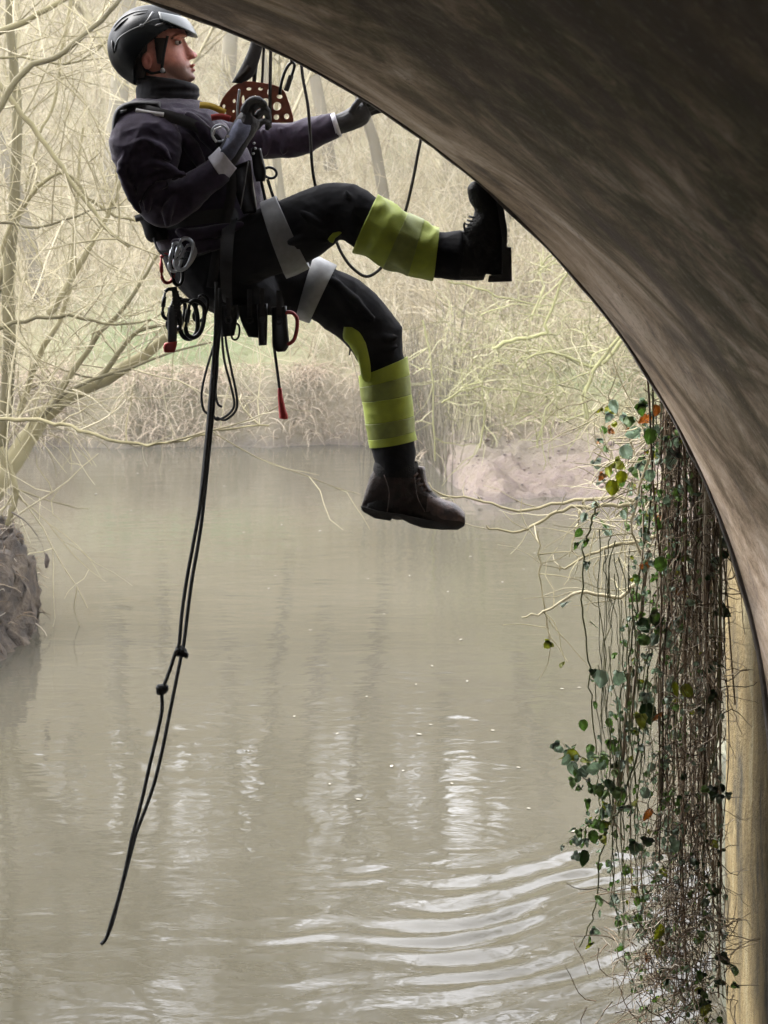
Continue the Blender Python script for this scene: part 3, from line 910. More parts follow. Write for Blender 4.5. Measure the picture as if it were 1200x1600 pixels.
# willow on the left bank: leaning trunk, upright stems and a mesh of twigs
def willow():
    Yw = 11.2 * K
    t = root('willow_tree', P(5, 790, Yw), 'leaning leafless willow with mossy trunk and crossing twigs at the left edge', 'tree')
    def path(pts, r0, r1, Y=None, sub=4):
        pts = [(q[0], q[1], q[2] * K if len(q) > 2 else (Y * K if Y else Yw)) for q in pts]
        w = np.array([tuple(v) for v in pxline(pts, None, sub)])
        w[1:-1] += rng.normal(size=(len(w) - 2, 3)) * 0.008
        return (w, np.linspace(r0, r1, len(w)))
    trunk = [path([(-60, 830, 11.0), (0, 752, 11.1), (40, 690), (80, 640), (150, 600), (215, 562), (250, 535), (300, 500)], 0.20, 0.045)]
    trunk[0][1][:] = np.interp(np.linspace(0, 1, len(trunk[0][1])), [0, 0.2, 0.5, 0.8, 1], [0.10, 0.085, 0.062, 0.045, 0.025])
    limbs = [
        path([(-30, 790), (10, 640), (14, 450), (22, 330), (25, 180), (18, 60), (8, -60)], 0.058, 0.032),
        path([(-40, 640), (-8, 470), (20, 360), (45, 305), (60, 285)], 0.040, 0.016),
        path([(0, 400), (30, 330), (95, 270), (150, 320), (215, 345), (260, 330)], 0.02, 0.008, 10.8),
        path([(-10, 120), (35, 180), (85, 245), (130, 310), (165, 355), (203, 386)], 0.024, 0.012, 10.4),
        path([(-10, 55), (60, 22), (115, -10)], 0.028, 0.02, 10.6),
        path([(-5, 175), (40, 110), (100, 80), (160, 30), (190, -5)], 0.026, 0.016, 10.2),
        path([(75, 490), (110, 440), (150, 370), (165, 350), (185, 300), (200, 240)], 0.030, 0.010, 10.7),
        path([(110, 0), (95, 80), (85, 160), (60, 215), (40, 300)], 0.016, 0.010, 11.5),
        path([(30, 650), (60, 560), (100, 480), (118, 350), (130, 200)], 0.030, 0.010, 11.4),
        path([(80, 640), (120, 570), (200, 470), (250, 395)], 0.030, 0.010, 11.0),
        path([(150, 600), (190, 545), (230, 512), (300, 500)], 0.026, 0.010, 11.0),
        path([(60, 660), (100, 615), (200, 575), (330, 535)], 0.022, 0.007, 10.9),
        path([(0, 655, 9.9), (60, 655, 9.8), (110, 668, 9.7), (170, 684, 9.6), (230, 692, 9.6), (290, 686, 9.6), (345, 673, 9.6), (420, 665, 9.6)], 0.016, 0.006),
        path([(-20, 520), (40, 500), (110, 495), (180, 508), (250, 500)], 0.020, 0.006, 10.8),
        path([(-10, 345), (60, 355), (140, 330), (190, 322)], 0.012, 0.005, 10.6),
        path([(-10, 88), (50, 92), (120, 98), (170, 60)], 0.012, 0.005, 10.9),
        path([(0, 700), (15, 730), (24, 760), (22, 790), (12, 820)], 0.030, 0.022, 10.9),
    ]
    twigs = []
    for w, r in limbs + trunk:
        for q in range(13):
            i = rng.integers(1, len(w) - 1)
            tdir = w[i + 1] - w[i - 1]; tdir /= np.linalg.norm(tdir)
            d = tdir * 0.5 + np.array((rng.normal() * 0.8, rng.normal() * 0.35, rng.normal() * 0.6 + 0.35))
            L = rng.uniform(0.3, 1.2)
            r0 = rng.uniform(0.004, 0.010)
            p = wander(w[i], d, L, 7, 0.12, 0.0)
            twigs.append((p, np.linspace(r0, r0 * 0.4, 7)))
            for c in range(3):
                j = rng.integers(2, 6)
                twigs.append((wander(p[j], d + rng.normal(size=3) * 0.8, L * rng.uniform(0.3, 0.7), 5, 0.2, 0.0), np.linspace(r0 * 0.55, r0 * 0.25, 5)))
    for i in range(260):
        x, y, Y = rng.uniform(-60, 235), rng.uniform(-60, 560), rng.uniform(11, 15)
        if rng.random() < (x / 300): continue
        L = rng.uniform(0.25, 0.9); r0 = rng.uniform(0.003, 0.007)
        a = rng.uniform(-1.2, 1.2) if rng.random() < 0.7 else rng.uniform(1.2, 1.9)
        p = wander(tuple(P(x, y, Y)), (math.cos(a), rng.normal() * 0.4, math.sin(a)), L, 6, 0.14)
        twigs.append((p, np.linspace(r0, r0 * 0.5, 6)))
    for i in range(60):     # drooping shoots over the water
        x, y = rng.uniform(-20, 120), rng.uniform(600, 690)
        p = wander(tuple(P(x, y, 10.4 * K)), (rng.uniform(-0.2, 0.9), rng.normal() * 0.3, rng.uniform(-0.8, 0.3)), rng.uniform(0.2, 0.55), 6, 0.1, -0.12)
        twigs.append((p, np.linspace(0.0045, 0.002, 6)))
    link('trunk', strands_mesh('trunk', trunk, 12), M['bark_moss'], t)
    for l in limbs:
        link('limb', strands_mesh('limb', [l], 8), M['bark_moss'], t)
    o = link('twigs', strands_mesh('twigs', twigs), M['twig_pale'], t); o['kind'] = 'stuff'
    # one drooping shoot with a scrap caught in it
    return t
willow()

def snag():
    t = root('snagged_twig', P(25, 808, 11.7), 'thin twig with a dark scrap caught on its tip beside the earth bank', 'twig')
    mb = MB(); mb.tube(pxline([(18, 800), (40, 815), (60, 840), (70, 866)], 11.6), [0.006] * 5 + [0.004] * 5 + [0.002] * 6, 6); mb.build('stem', M['bark_dark'], t)
    mb = MB(); mb.limb([(70, 864, 74, 865, 11.6, .008), (70, 872, 78, 874, 11.6, .014), (69, 880, 77, 879, 11.6, .012), (71, 888, 75, 887, 11.6, .006)], 8, 3)
    mb.build('scrap', M['bark_dark'], t)
M['bark_dark'] = simple('dark_bark', (0.05, 0.038, 0.03), 0.9, 0.3, 40, 0.4, 90)
snag()

# roots and grass on the near left bank
def bank_roots():
    polys = []
    for i in range(420):
        y = rng.uniform(10, 14.2); d = rng.uniform(0.12, 1.2)
        p = wander((left_edge(y) - d, y, 0.62 + 0.1 * rng.random()), (rng.normal() * .6, rng.normal() * .6, 1), rng.uniform(0.06, 0.24), 5, 0.2, -0.12)
        polys.append((p, np.linspace(0.004, 0.0015, 5)))
    for i in range(520):
        y = rng.uniform(10, 14.2); d = rng.uniform(-0.02, 0.6)
        p0 = (left_edge(y) - d, y, 0.58 * sstep(-0.06, 0.16, d) + 0.26 * sstep(0.1, 0.7, d))
        p = wander(p0, (0.7 + rng.normal() * 0.3, rng.normal() * 0.6 - 0.3, rng.uniform(-0.3, 0.8)), rng.uniform(0.05, 0.22), 5, 0.25, -0.3)
        p[:, 2] = np.maximum(p[:, 2], 0.0)
        polys.append((p, np.linspace(0.006, 0.002, 5)))
    tag(link('roots', strands_mesh('roots', polys), M['vine']), 'dry roots and grass hanging from the near earth bank', kind='stuff')
bank_roots()

# brambles on the right of the far bank
def brambles():
    t = root('bramble_bush', P(840, 690, 18 * K), 'sprawling yellow-green bramble tangle above the muddy beach', 'bush')
    def path(pts, r0, r1, Y):
        w = np.array([tuple(v) for v in pxline(pts, Y * K, 4)]); w[1:-1] += rng.normal(size=(len(w) - 2, 3)) * 0.012
        return (w, np.linspace(r0, r1, len(w)))
    canes = [
        path([(920, 662), (912, 620), (935, 570), (975, 520)], 0.030, 0.016, 16.2),
        path([(975, 527), (940, 570), (905, 565), (860, 550), (815, 562)], 0.024, 0.010, 16.5),
        path([(770, 545), (810, 530), (852, 522), (855, 500), (880, 440), (890, 420)], 0.026, 0.012, 17),
        path([(690, 630), (720, 612), (750, 605), (820, 614), (880, 620)], 0.014, 0.008, 17.4),
        path([(700, 440), (760, 455), (830, 475), (900, 470), (960, 480)], 0.014, 0.007, 18),
        path([(740, 560), (790, 545), (850, 550), (905, 545), (950, 555)], 0.012, 0.008, 17),
        path([(840, 430), (860, 400), (905, 390)], 0.014, 0.008, 18),
        path([(830, 500), (850, 450), (845, 425), (870, 410)], 0.016, 0.008, 17.5),
        path([(750, 700), (758, 650), (752, 600), (770, 560)], 0.012, 0.006, 17),
        path([(840, 700), (850, 650), (870, 610), (862, 570)], 0.014, 0.007, 16.8),
        path([(800, 650), (815, 600), (808, 570), (830, 540)], 0.012, 0.006, 16.8),
        path([(930, 640), (890, 655), (870, 650)], 0.012, 0.006, 16.4),
        path([(660, 500), (672, 560), (676, 640), (680, 720)], 0.014, 0.008, 18),
    ]
    fine = []
    for w, r in canes:
        for q in range(14):
            i = rng.integers(1, len(w) - 1)
            L = rng.uniform(0.25, 0.9)
            d = np.array((rng.normal(), rng.normal() * 0.5, rng.normal() * 0.7))
            p = wander(w[i], d, L, 6, 0.3, -0.06); r0 = rng.uniform(0.005, 0.011)
            fine.append((p, np.linspace(r0, r0 * 0.4, 6)))
    for i in range(520):
        x = rng.uniform(690, 985); y = rng.uniform(470, 690)
        if y > 640 - 0.12 * (x - 700) + 40: continue
        Y = rng.uniform(19.5, 23.0)
        L = rng.uniform(0.3, 1.0); r0 = rng.uniform(0.004, 0.009)
        a = rng.uniform(0, 6.28)
        fine.append((wander(tuple(P(x, y, Y)), (math.cos(a), rng.normal() * 0.4, math.sin(a)), L, 6, 0.34, -0.04), np.linspace(r0, r0 * 0.4, 6)))
    for c in canes: link('cane', strands_mesh('cane', [c], 6), M['bramble'], t)
    o = link('shoots', strands_mesh('shoots', fine), M['bramble'], t); o['kind'] = 'stuff'
brambles()

# ------------------------------------------------------------------ climber
Yb = 5.40                                  # depth of the body's middle
person_label = 'helmeted climber in black jacket and hi-vis trousers hanging from ropes beside the arch'

def scaled(secs, k, kr=None):
    out = []
    for ax, ay, bx, by, Y, ry in secs:
        cx, cy = (ax + bx) / 2, (ay + by) / 2
        out.append((cx + (ax - cx) * k, cy + (ay - cy) * k, cx + (bx - cx) * k, cy + (by - cy) * k, Y, ry * (kr or k)))
    return out

TORSO = [(212, 158, 312, 160, Yb, .085), (196, 172, 335, 175, Yb, .15), (186, 196, 350, 195, Yb, .195), (184, 235, 380, 228, Yb, .190),
         (192, 275, 398, 262, Yb, .175), (212, 318, 408, 300, Yb, .165), (234, 358, 409, 335, Yb, .160), (250, 392, 405, 372, Yb, .165)]
ARM_N = [(200, 170, 262, 172, 5.24, .035), (178, 196, 278, 198, 5.205, .062), (173, 228, 281, 232, 5.19, .070), (182, 262, 274, 262, 5.185, .066),
         (197, 296, 266, 280, 5.185, .060), (218, 330, 270, 284, 5.185, .056), (252, 354, 282, 280, 5.185, .055), (296, 336, 300, 268, 5.185, .052),
         (330, 306, 318, 256, 5.19, .045), (356, 280, 333, 245, 5.20, .036)]
ARM_F = [(335, 180, 335, 240, 5.58, .055), (380, 195, 385, 246, 5.60, .055), (430, 194, 436, 247, 5.60, .052), (480, 186, 486, 236, 5.57, .048), (520, 179, 530, 212, 5.52, .038)]
PELVIS = [(246, 378, 405, 345, Yb, .155), (258, 405, 415, 385, Yb, .17), (272, 435, 425, 425, Yb, .175), (300, 468, 440, 462, Yb, .165), (335, 488, 440, 490, Yb, .12)]
LEG_N = [(380, 338, 330, 450, 5.30, .09), (412, 326, 400, 440, 5.25, .095), (450, 310, 455, 420, 5.22, .092), (490, 295, 490, 402, 5.19, .086), (522, 287, 516, 385, 5.17, .078),
         (558, 292, 534, 374, 5.15, .073), (589, 312, 556, 386, 5.135, .070), (630, 336, 596, 408, 5.12, .068), (660, 352, 640, 422, 5.11, .064), (684, 364, 676, 430, 5.10, .060), (722, 362, 718, 436, 5.09, .058)]
LEG_F = [(400, 380, 345, 485, 5.50, .09), (440, 390, 400, 492, 5.50, .092), (500, 410, 468, 490, 5.51, .088), (560, 440, 530, 526, 5.52, .082), (603, 480, 552, 548, 5.525, .076),
         (626, 512, 560, 562, 5.53, .072), (631, 548, 565, 580, 5.53, .068), (634, 585, 567, 602, 5.53, .066), (639, 630, 573, 640, 5.53, .064), (645, 678, 581, 690, 5.53, .060), (647, 712, 586, 718, 5.53, .058), (644, 738, 590, 740, 5.53, .055)]
BOOT_F = [(571, 770, 564, 797, 5.53, .024), (582, 738, 576, 803, 5.53, .036), (600, 728, 596, 808, 5.53, .042), (625, 728, 622, 812, 5.53, .044), (648, 735, 645, 812, 5.53, .042),
          (664, 758, 660, 818, 5.525, .043), (690, 780, 688, 825, 5.52, .048), (712, 788, 712, 826, 5.515, .046), (724, 801, 724, 822, 5.51, .030)]
BOOT_N = [(737, 284, 760, 284, 5.065, .030), (730, 296, 771, 298, 5.065, .044), (735, 316, 781, 320, 5.07, .047), (742, 330, 785, 340, 5.075, .044), (733, 350, 786, 366, 5.08, .042), (722, 362, 786, 392, 5.085, .044), (716, 385, 787, 415, 5.09, .043), (716, 420, 788, 432, 5.09, .038)]

# --- body: one continuous mesh (head, neck, trunk, limbs, hands)
HEADSEC = [  # front x, back x, y, half width
    (262, 222, 24, .040), (280, 206, 32, .062), (288, 199, 44, .074), (289, 197, 55, .077), (286, 197, 66, .077), (288, 199, 77, .076), (291, 203, 87, .074),
    (296, 208, 96, .070), (299, 214, 104, .066), (300, 219, 111, .061), (302, 226, 118, .053), (301, 232, 125, .045), (294, 238, 131, .040), (280, 236, 137, .045)]
def head_rings(mb):
    secs = crom([tuple(map(float, q)) for q in HEADSEC], 3)
    sides = 32; vs = []; n = len(secs)
    for fx, bx, y, w in secs:
        c = P((fx * .42 + bx * .58), y, Yb); f = (fx - bx) * .58 / FPX * Yb; bk = (fx - bx) * .42 / FPX * Yb
        for k in range(sides):
            t = 2 * math.pi * k / sides
            ct, st = math.cos(t), math.sin(t)
            ex = 0.88 if ct > 0 else 1.0
            xx = (f if ct > 0 else bk) * math.copysign(abs(ct) ** ex, ct)
            vs.append(c + Vector((xx, w * math.copysign(abs(st) ** 0.92, st), 0)))
    fs = [(i * sides + k, i * sides + (k + 1) % sides, (i + 1) * sides + (k + 1) % sides, (i + 1) * sides + k) for i in range(n - 1) for k in range(sides)]
    fs += [tuple(range(sides - 1, -1, -1)), tuple((n - 1) * sides + k for k in range(sides))]
    mb.add(vs, fs)

def finger(mb, pts, r0, r1):
    mb.tube([P(*q) for q in crom(pts, 3)], list(np.linspace(r0, r1, (len(pts) - 1) * 3 + 1)), 10)
    e = P(*pts[-1]); mb.ball(e, r1, 10, 6)

HAND_N = [(357, 272, 337, 244, 5.205, .030), (372, 252, 346, 226, 5.20, .034), (388, 225, 358, 203, 5.20, .040), (402, 203, 370, 183, 5.205, .042), (406, 190, 380, 172, 5.21, .038)]
FING_N = [([(380, 176, 5.175), (388, 160, 5.17), (402, 155, 5.18), (413, 163, 5.20)], .0125, .0105),
          ([(388, 182, 5.19), (398, 166, 5.185), (410, 164, 5.20), (418, 174, 5.225)], .0125, .0105),
          ([(396, 190, 5.21), (406, 176, 5.205), (416, 176, 5.225), (420, 186, 5.25)], .012, .010),
          ([(400, 200, 5.23), (410, 190, 5.23), (418, 192, 5.245), (418, 200, 5.26)], .011, .009),
          ([(384, 206, 5.245), (392, 190, 5.265), (404, 180, 5.27), (412, 172, 5.26)], .014, .011)]
HAND_F = [(520, 181, 532, 210, 5.52, .030), (540, 172, 553, 203, 5.52, .034), (556, 162, 572, 194, 5.52, .036), (568, 158, 580, 182, 5.52, .030)]
FING_F = [([(566, 160, 5.495), (582, 152, 5.49), (596, 150, 5.485)], .011, .009),
          ([(572, 165, 5.51), (588, 157, 5.505), (603, 155, 5.50)], .011, .009),
          ([(574, 172, 5.53), (590, 165, 5.525), (604, 163, 5.52)], .011, .009),
          ([(574, 179, 5.545), (588, 174, 5.54), (598, 173, 5.535)], .010, .008),
          ([(548, 176, 5.49), (560, 158, 5.48), (574, 150, 5.48)], .012, .009)]

def make_body():
    mb = MB()
    head_rings(mb)
    # nose, brow, lips, chin
    mb.limb([(289, 60, 280, 62, Yb, .007), (294, 71, 280, 72, Yb, .009), (303, 80, 282, 82, Yb, .012), (309, 86, 284, 88, Yb, .0165), (305, 91, 286, 91, Yb, .015), (298, 93, 288, 92, Yb, .010)], 14, 4)
    mb.ball(P(302, 88.5, Yb - .013), (.009, .007, .007)); mb.ball(P(302, 88.5, Yb + .013), (.009, .007, .007))
    for s in (-1, 1):
        mb.tube([P(290.5, 56, Yb + s * .008), P(287, 54.5, Yb + s * .030), P(278, 56, Yb + s * .054), P(270, 60, Yb + s * .066)], [.007, .008, .007, .005], 8)
    mb.ball(P(302.5, 101.5, Yb), (.0060, .018, .0046)); mb.ball(P(302.5, 109.5, Yb), (.0066, .016, .0054))
    mb.ball(P(299, 121, Yb), (.014, .020, .013))
    # ears
    for s in (-1, 1):
        y0 = Yb + s * .079
        mb.ball(P(229, 96, y0), (.017, .009, .029), rot=Matrix.Rotation(R(-12), 3, 'Y'))
    # neck and trunk
    mb.limb([(218, 100, 286, 118, Yb, .058), (216, 125, 290, 135, Yb, .060), (212, 150, 300, 158, Yb, .064), (205, 180, 310, 182, Yb, .08)], 20, 3)
    mb.limb(scaled(TORSO, .86)[1:], 20, 3)
    mb.limb(scaled(PELVIS, .86), 20, 3)
    for s in (ARM_N, ARM_F): mb.limb(scaled(s, .68), 14, 3)
    for s in (LEG_N, LEG_F): mb.limb(scaled(s, .78), 16, 3)
    mb.limb(scaled(BOOT_F, .72), 14, 3); mb.limb(scaled(BOOT_N, .72), 14, 3)
    for h, fs in ((HAND_N, FING_N), (HAND_F, FING_F)):
        mb.limb(scaled(h, .82), 14, 3)
        for f, a, b in fs: finger(mb, f, a * .78, b * .78)
    me = mb.remesh('person', 0.0042, 2, 0.45)
    # sculpt eyes, mouth and ear
    def fn(co, no):
        d = np.zeros(len(co))
        def dent(p, r, amt):
            p = np.array(p); r = np.array(r)
            q = ((co - p) / r) ** 2
            return amt * np.exp(-q.sum(1))
        for s in (-1, 1):
            d += dent(P(279, 66.5, Yb + s * .048), (.014, .020, .007), -.0085)
            d += dent(P(288, 66, Yb + s * .017), (.008, .008, .010), -.006)
            d += dent(P(302, 105.3, Yb + s * .008), (.014, .016, .0024), -.0055)
            d += dent(P(294, 107, Yb + s * .030), (.007, .010, .006), -.003)
            d += dent(P(297, 97, Yb + s * .026), (.006, .008, .010), -.003)
            d += dent(P(231, 95, Yb + s * .088), (.008, .008, .014), -.008)
        return d
    displace(me, fn)
    n = len(me.vertices); co = np.empty(n * 3, np.float32); me.vertices.foreach_get('co', co); co = co.reshape(-1, 3)
    pxx = 600 + co[:, 0] / co[:, 1] * FPX; pyy = HOR + (EYE - co[:, 2]) / co[:, 1] * FPX
    st = np.clip((pyy - 94) / 14, 0, 1) * np.clip((pxx - 248) / 15, 0, 1) * 0.85
    st *= 1 - np.exp(-((pyy - 105) / 5.5) ** 2 - ((pxx - 304) / 6) ** 2)
    fl = np.exp(-((pyy - 84) / 12) ** 2 - ((pxx - 282) / 20) ** 2) * 0.2 + np.exp(-((pyy - 87) / 7) ** 2 - ((pxx - 306) / 7) ** 2) * 0.7 + np.exp(-((pyy - 105) / 5) ** 2 - ((pxx - 305) / 6) ** 2) * 0.8 + np.exp(-((pyy - 95) / 13) ** 2 - ((pxx - 229) / 12) ** 2) * 0.5
    for nm, v in (('stubble', st), ('flush', np.clip(fl, 0, 1))):
        a = me.attributes.new(nm, 'FLOAT', 'POINT'); a.data.foreach_set('value', v.astype(np.float32))
    return tag(link('person', me, M['skin']), person_label, 'person')
person = make_body()

for s in (-1, 1):                          # eyes
    c = P(277.8, 66.6, Yb + s * .0482)
    mb = MB(); mb.ball(c, .0096, 14, 10); e = mb.build('eye', M['eye_white'], person)
    mb = MB(); mb.ball(c + Vector((.0075, s * .0045, 0)), (.0058, .0050, .0058), 10, 8); mb.build('iris', M['iris'], e)
    mb = MB(); mb.tube([c + Vector((math.cos(a) * .0125, s * (.0065 - .004 * abs(math.cos(a))), .0045 + .003 * math.sin(a))) for a in np.linspace(0.1, 3.0, 8)], .0030, 6)
    mb.build('eyelid', M['skin'], e)
    mb = MB(); mb.tube([P(289, 57.5, Yb + s * .014), P(284, 56, Yb + s * .038), P(275, 57, Yb + s * .058), P(268, 60.5, Yb + s * .068)], [.003, .004, .0035, .002], 6); mb.build('eyebrow', M['hair'], person)

def make_hair():
    mb = MB()
    secs = []
    for fx, bx, y, w in [(258, 196, 50, .081), (256, 195, 66, .082), (252, 197, 82, .081), (244, 201, 96, .078), (238, 207, 110, .072), (234, 214, 124, .064)]:
        secs.append((fx, y, bx, y, Yb, w))
    mb.limb(secs, 24, 3)
    for s in (-1, 1):
        mb.limb([(262, 60, 240, 60, Yb + s * .072, .008), (258, 80, 243, 80, Yb + s * .073, .007), (254, 100, 246, 99, Yb + s * .070, .005)], 10, 3)
    me = mb.mesh('hair')
    displace(me, lambda co, no: fold_noise(co, 40, (2, 2, .4), .002))
    return link('hair', me, M['hair'], person)
make_hair()

# --- helmet
HC = P(238, 74, Yb); HA, HB, HZ = px(66), .128, px(61)
def on_helmet(x, y, k=1.0, side=-1):
    p = P(x, y, Yb); u = (p.x - HC.x) / HA / k; w = (p.z - HC.z) / HZ / k
    q = max(0.0, 1 - u * u - w * w)
    return Vector((p.x, HC.y + side * HB * k * math.sqrt(q), p.z))
def make_helmet():
    nu, nv = 200, 120
    mb = MB(); mb.ball(HC, (HA, HB, HZ), nu, nv)
    me = mb.mesh('helmet')
    edge = [(150, 118), (192, 121), (213, 130), (222, 100), (236, 82), (252, 68), (268, 54), (285, 50), (310, 46)]
    ex, ey = [e[0] for e in edge], [e[1] for e in edge]
    bm = bmesh.new(); bm.from_mesh(me)
    def pp(v): return 600 + v.x / Yb * FPX, HOR + (EYE - v.z) / Yb * FPX
    kill = []
    for v in bm.verts:
        x, y = pp(v.co)
        if y > np.interp(x, ex, ey): kill.append(v)
    bmesh.ops.delete(bm, geom=kill, context='VERTS')
    # shaping: slight facets and raised top panel
    for v in bm.verts:
        x, y = pp(v.co)
        t = abs(v.co.y - HC.y) / HB
        v.co += (v.co - HC) * (0.022 * math.sin(9 * t) + 0.02 * sstep(34, 22, y))
    bmesh.ops.solidify(bm, geom=bm.faces, thickness=-0.006)
    bmesh.ops.recalc_face_normals(bm, faces=bm.faces)
    bm.to_mesh(me); bm.free(); me.shade_smooth()
    h = link('helmet', me, M['helmet'], person)
    # raised ribs and dark vents either side
    for s in (-1, 1):
        for pts, r in (([(186, 84), (193, 68), (208, 58), (224, 51), (232, 48), (240, 36), (244, 26)], .0040),
                       ([(232, 48), (246, 40), (262, 36), (280, 33)], .0034),
                       ([(182, 46), (196, 32), (216, 24), (236, 22)], .0032)):
            mb = MB(); w = [on_helmet(x, y, 1.035, s) for x, y in crom(pts, 4)]
            mb.tube(w, [(r * 1.5, r)] * len(w), 8); mb.build('rib', M['helmet_rib'], h)
        for a, b, wd in (((184, 52), (206, 34), 4), ((184, 88), (180, 68), 4), ((214, 30), (238, 26), 3), ((248, 50), (266, 44), 5)):
            mb = MB(); n = 7; w = []
            for i in range(n):
                t = i / (n - 1); w.append(on_helmet(a[0] + (b[0] - a[0]) * t, a[1] + (b[1] - a[1]) * t, 1.03, s))
            rr = [px(wd) * math.sin(math.pi * (0.12 + 0.76 * i / (n - 1))) for i in range(n)]
            mb.tube(w, [(q, q * .55) for q in rr], 8); mb.build('vent', M['dark_plastic'], h)
        mb = MB(); mb.ball(on_helmet(230, 50, 1.05, s), (.009, .004, .009), 10, 6); mb.build('clip', M['helmet_rib'], h)
    # visor over the brow
    mb = MB(); vs, fs = [], []; nu_, nv_ = 30, 8
    for j in range(nv_ + 1):
        for i in range(nu_ + 1):
            az = -1.25 + 2.5 * i / nu_; el = 0.66 - (0.50 - 0.20 * (abs(az) / 1.25) ** 1.5) * j / nv_ + 0.10 * (abs(az) / 1.25) ** 2
            k = 1.045 + 0.055 * (j / nv_)
            vs.append(HC + Vector((HA * k * math.cos(el) * math.cos(az), HB * k * math.cos(el) * math.sin(az), HZ * k * math.sin(el) + .012)))
    for j in range(nv_):
        for i in range(nu_):
            a = j * (nu_ + 1) + i; fs.append((a, a + 1, a + nu_ + 2, a + nu_ + 1))
    mb.add(vs, fs); me = mb.mesh('visor')
    bm = bmesh.new(); bm.from_mesh(me); bmesh.ops.solidify(bm, geom=bm.faces, thickness=0.004); bm.to_mesh(me); bm.free(); me.shade_smooth()
    link('visor', me, M['visor'], h)
    # chin strap
    mb = MB()
    for s in (-1, 1):
        for pts in ([(262, 56), (256, 84), (253, 108)], [(222, 104), (236, 114), (252, 112)], [(253, 108), (268, 124), (286, 134)]):
            w = [P(x, y, Yb + s * (.081 - .0010 * max(0, y - 90))) for x, y in crom(pts, 4)]
            if pts[0][0] == 253: w = [P(x, y, Yb + s * (.066 - .055 * i / 8)) for i, (x, y) in enumerate(crom(pts, 4))]
            mb.tube(w, [(.0018, .0050)] * len(w), 8)
    mb.build('chin_strap', M['strap'], h)
    mb = MB(); mb.ball(P(254, 110, Yb - .074), (.008, .003, .009), 10, 6); mb.build('buckle', M['grey_metal'], h)
make_helmet()

# --- clothes
def make_jacket():
    mb = MB()
    mb.limb(TORSO, 28, 4); mb.limb(ARM_N, 22, 4); mb.limb(ARM_F, 20, 4)
    def arm_near(x, y):
        return P(x, y, 5.185 - .058)
    for pts in ([(196, 262), (206, 236), (228, 220), (250, 232), (266, 252)], [(206, 288), (222, 262), (240, 256), (262, 262), (278, 268)],
                [(216, 312), (226, 288), (244, 276), (266, 274), (290, 272)], [(230, 334), (232, 308), (246, 292), (262, 286)], [(196, 236), (190, 268), (202, 300), (220, 334)],
                [(262, 352), (262, 326), (276, 304)]):
        w = [arm_near(x, y) for x, y in crom(pts, 4)]
        n = len(w); mb.tube(w, [0.013 * math.sin(math.pi * (0.08 + 0.84 * i / (n - 1))) for i in range(n)], 8)
    for pts in ([(262, 184), (280, 206), (300, 232), (318, 262), (330, 296)], [(292, 178), (312, 198), (330, 222), (344, 250)], [(276, 360), (300, 368), (340, 360), (380, 352)], [(270, 378), (310, 386), (360, 376)]):
        w = [P(x, y, Yb - .185) for x, y in crom(pts, 4)]; n = len(w)
        mb.tube(w, [0.020 * math.sin(math.pi * (0.08 + 0.84 * i / (n - 1))) for i in range(n)], 8)
    for pts in ([(410, 202), (418, 222), (412, 242)], [(438, 200), (446, 222), (442, 240)], [(470, 196), (478, 214), (474, 230)]):
        w = [P(x, y, 5.55) for x, y in crom(pts, 4)]; n = len(w)
        mb.tube(w, [0.010 * math.sin(math.pi * (0.08 + 0.84 * i / (n - 1))) for i in range(n)], 8)
    me = mb.remesh('jacket', 0.0052, 4, 0.5)
    displace(me, lambda co, no: fold_noise(co, 7, (1.0, 1.0, 1.8), .0065, 2.0) + fold_noise(co, 17, (1, 1, 1.4), .0024, 5.0))
    j = link('jacket', me, M['jacket'], person)
    return j
jacket = make_jacket()

def make_gaiter():
    mb = MB()
    mb.limb([(217, 120, 288, 130, Yb, .070), (215, 130, 306, 131, Yb, .076), (214, 140, 311, 138, Yb, .080), (214, 150, 310, 150, Yb, .083), (213, 158, 308, 160, Yb, .088), (212, 168, 310, 170, Yb, .092)], 28, 5)
    me = mb.remesh('neck_gaiter', 0.0045, 1)
    displace(me, lambda co, no: fold_noise(co, 14, (.5, .5, 2.6), .0048, 9.0))
    return link('neck_gaiter', me, M['gaiter'], person)
make_gaiter()

def make_trousers():
    mb = MB()
    mb.limb(PELVIS, 28, 4); mb.limb(LEG_N, 24, 4); mb.limb(LEG_F, 24, 4)
    for pts, Y in (([(470, 330), (500, 352), (530, 362)], 5.10), ([(450, 380), (480, 372), (512, 378)], 5.12), ([(540, 300), (556, 330), (548, 366)], 5.09),
                   ([(510, 430), (545, 460), (585, 500)], 5.44), ([(500, 450), (530, 480), (560, 512)], 5.44), ([(590, 520), (606, 530), (622, 526)], 5.465), ([(585, 545), (605, 548), (626, 540)], 5.468)):
        w = [P(x, y, Y) for x, y in crom(pts, 4)]; n = len(w)
        mb.tube(w, [0.012 * math.sin(math.pi * (0.08 + 0.84 * i / (n - 1))) for i in range(n)], 8)
    me = mb.remesh('trousers', 0.0052, 4, 0.5)
    displace(me, lambda co, no: fold_noise(co, 8, (1, 1, 1), .006, 31.0) + fold_noise(co, 20, (1, 1, 1), .0020, 3.0))
    return link('trousers', me, M['black_cloth'], person)
trousers = make_trousers()

def sleeve(name, secs, mat, parent, grow=1.05, folds=.0035, seed=0.0, sub=6, tilt=None):
    mb = MB(); mb.limb(secs, 36, sub, cap=False, grow=grow)
    me = mb.mesh(name)
    displace(me, lambda co, no: fold_noise(co, 13, (1, 1, 1), folds, seed))
    bm = bmesh.new(); bm.from_mesh(me); bmesh.ops.solidify(bm, geom=bm.faces, thickness=0.0025); bm.to_mesh(me); bm.free(); me.shade_smooth()
    return link(name, me, mat, parent)

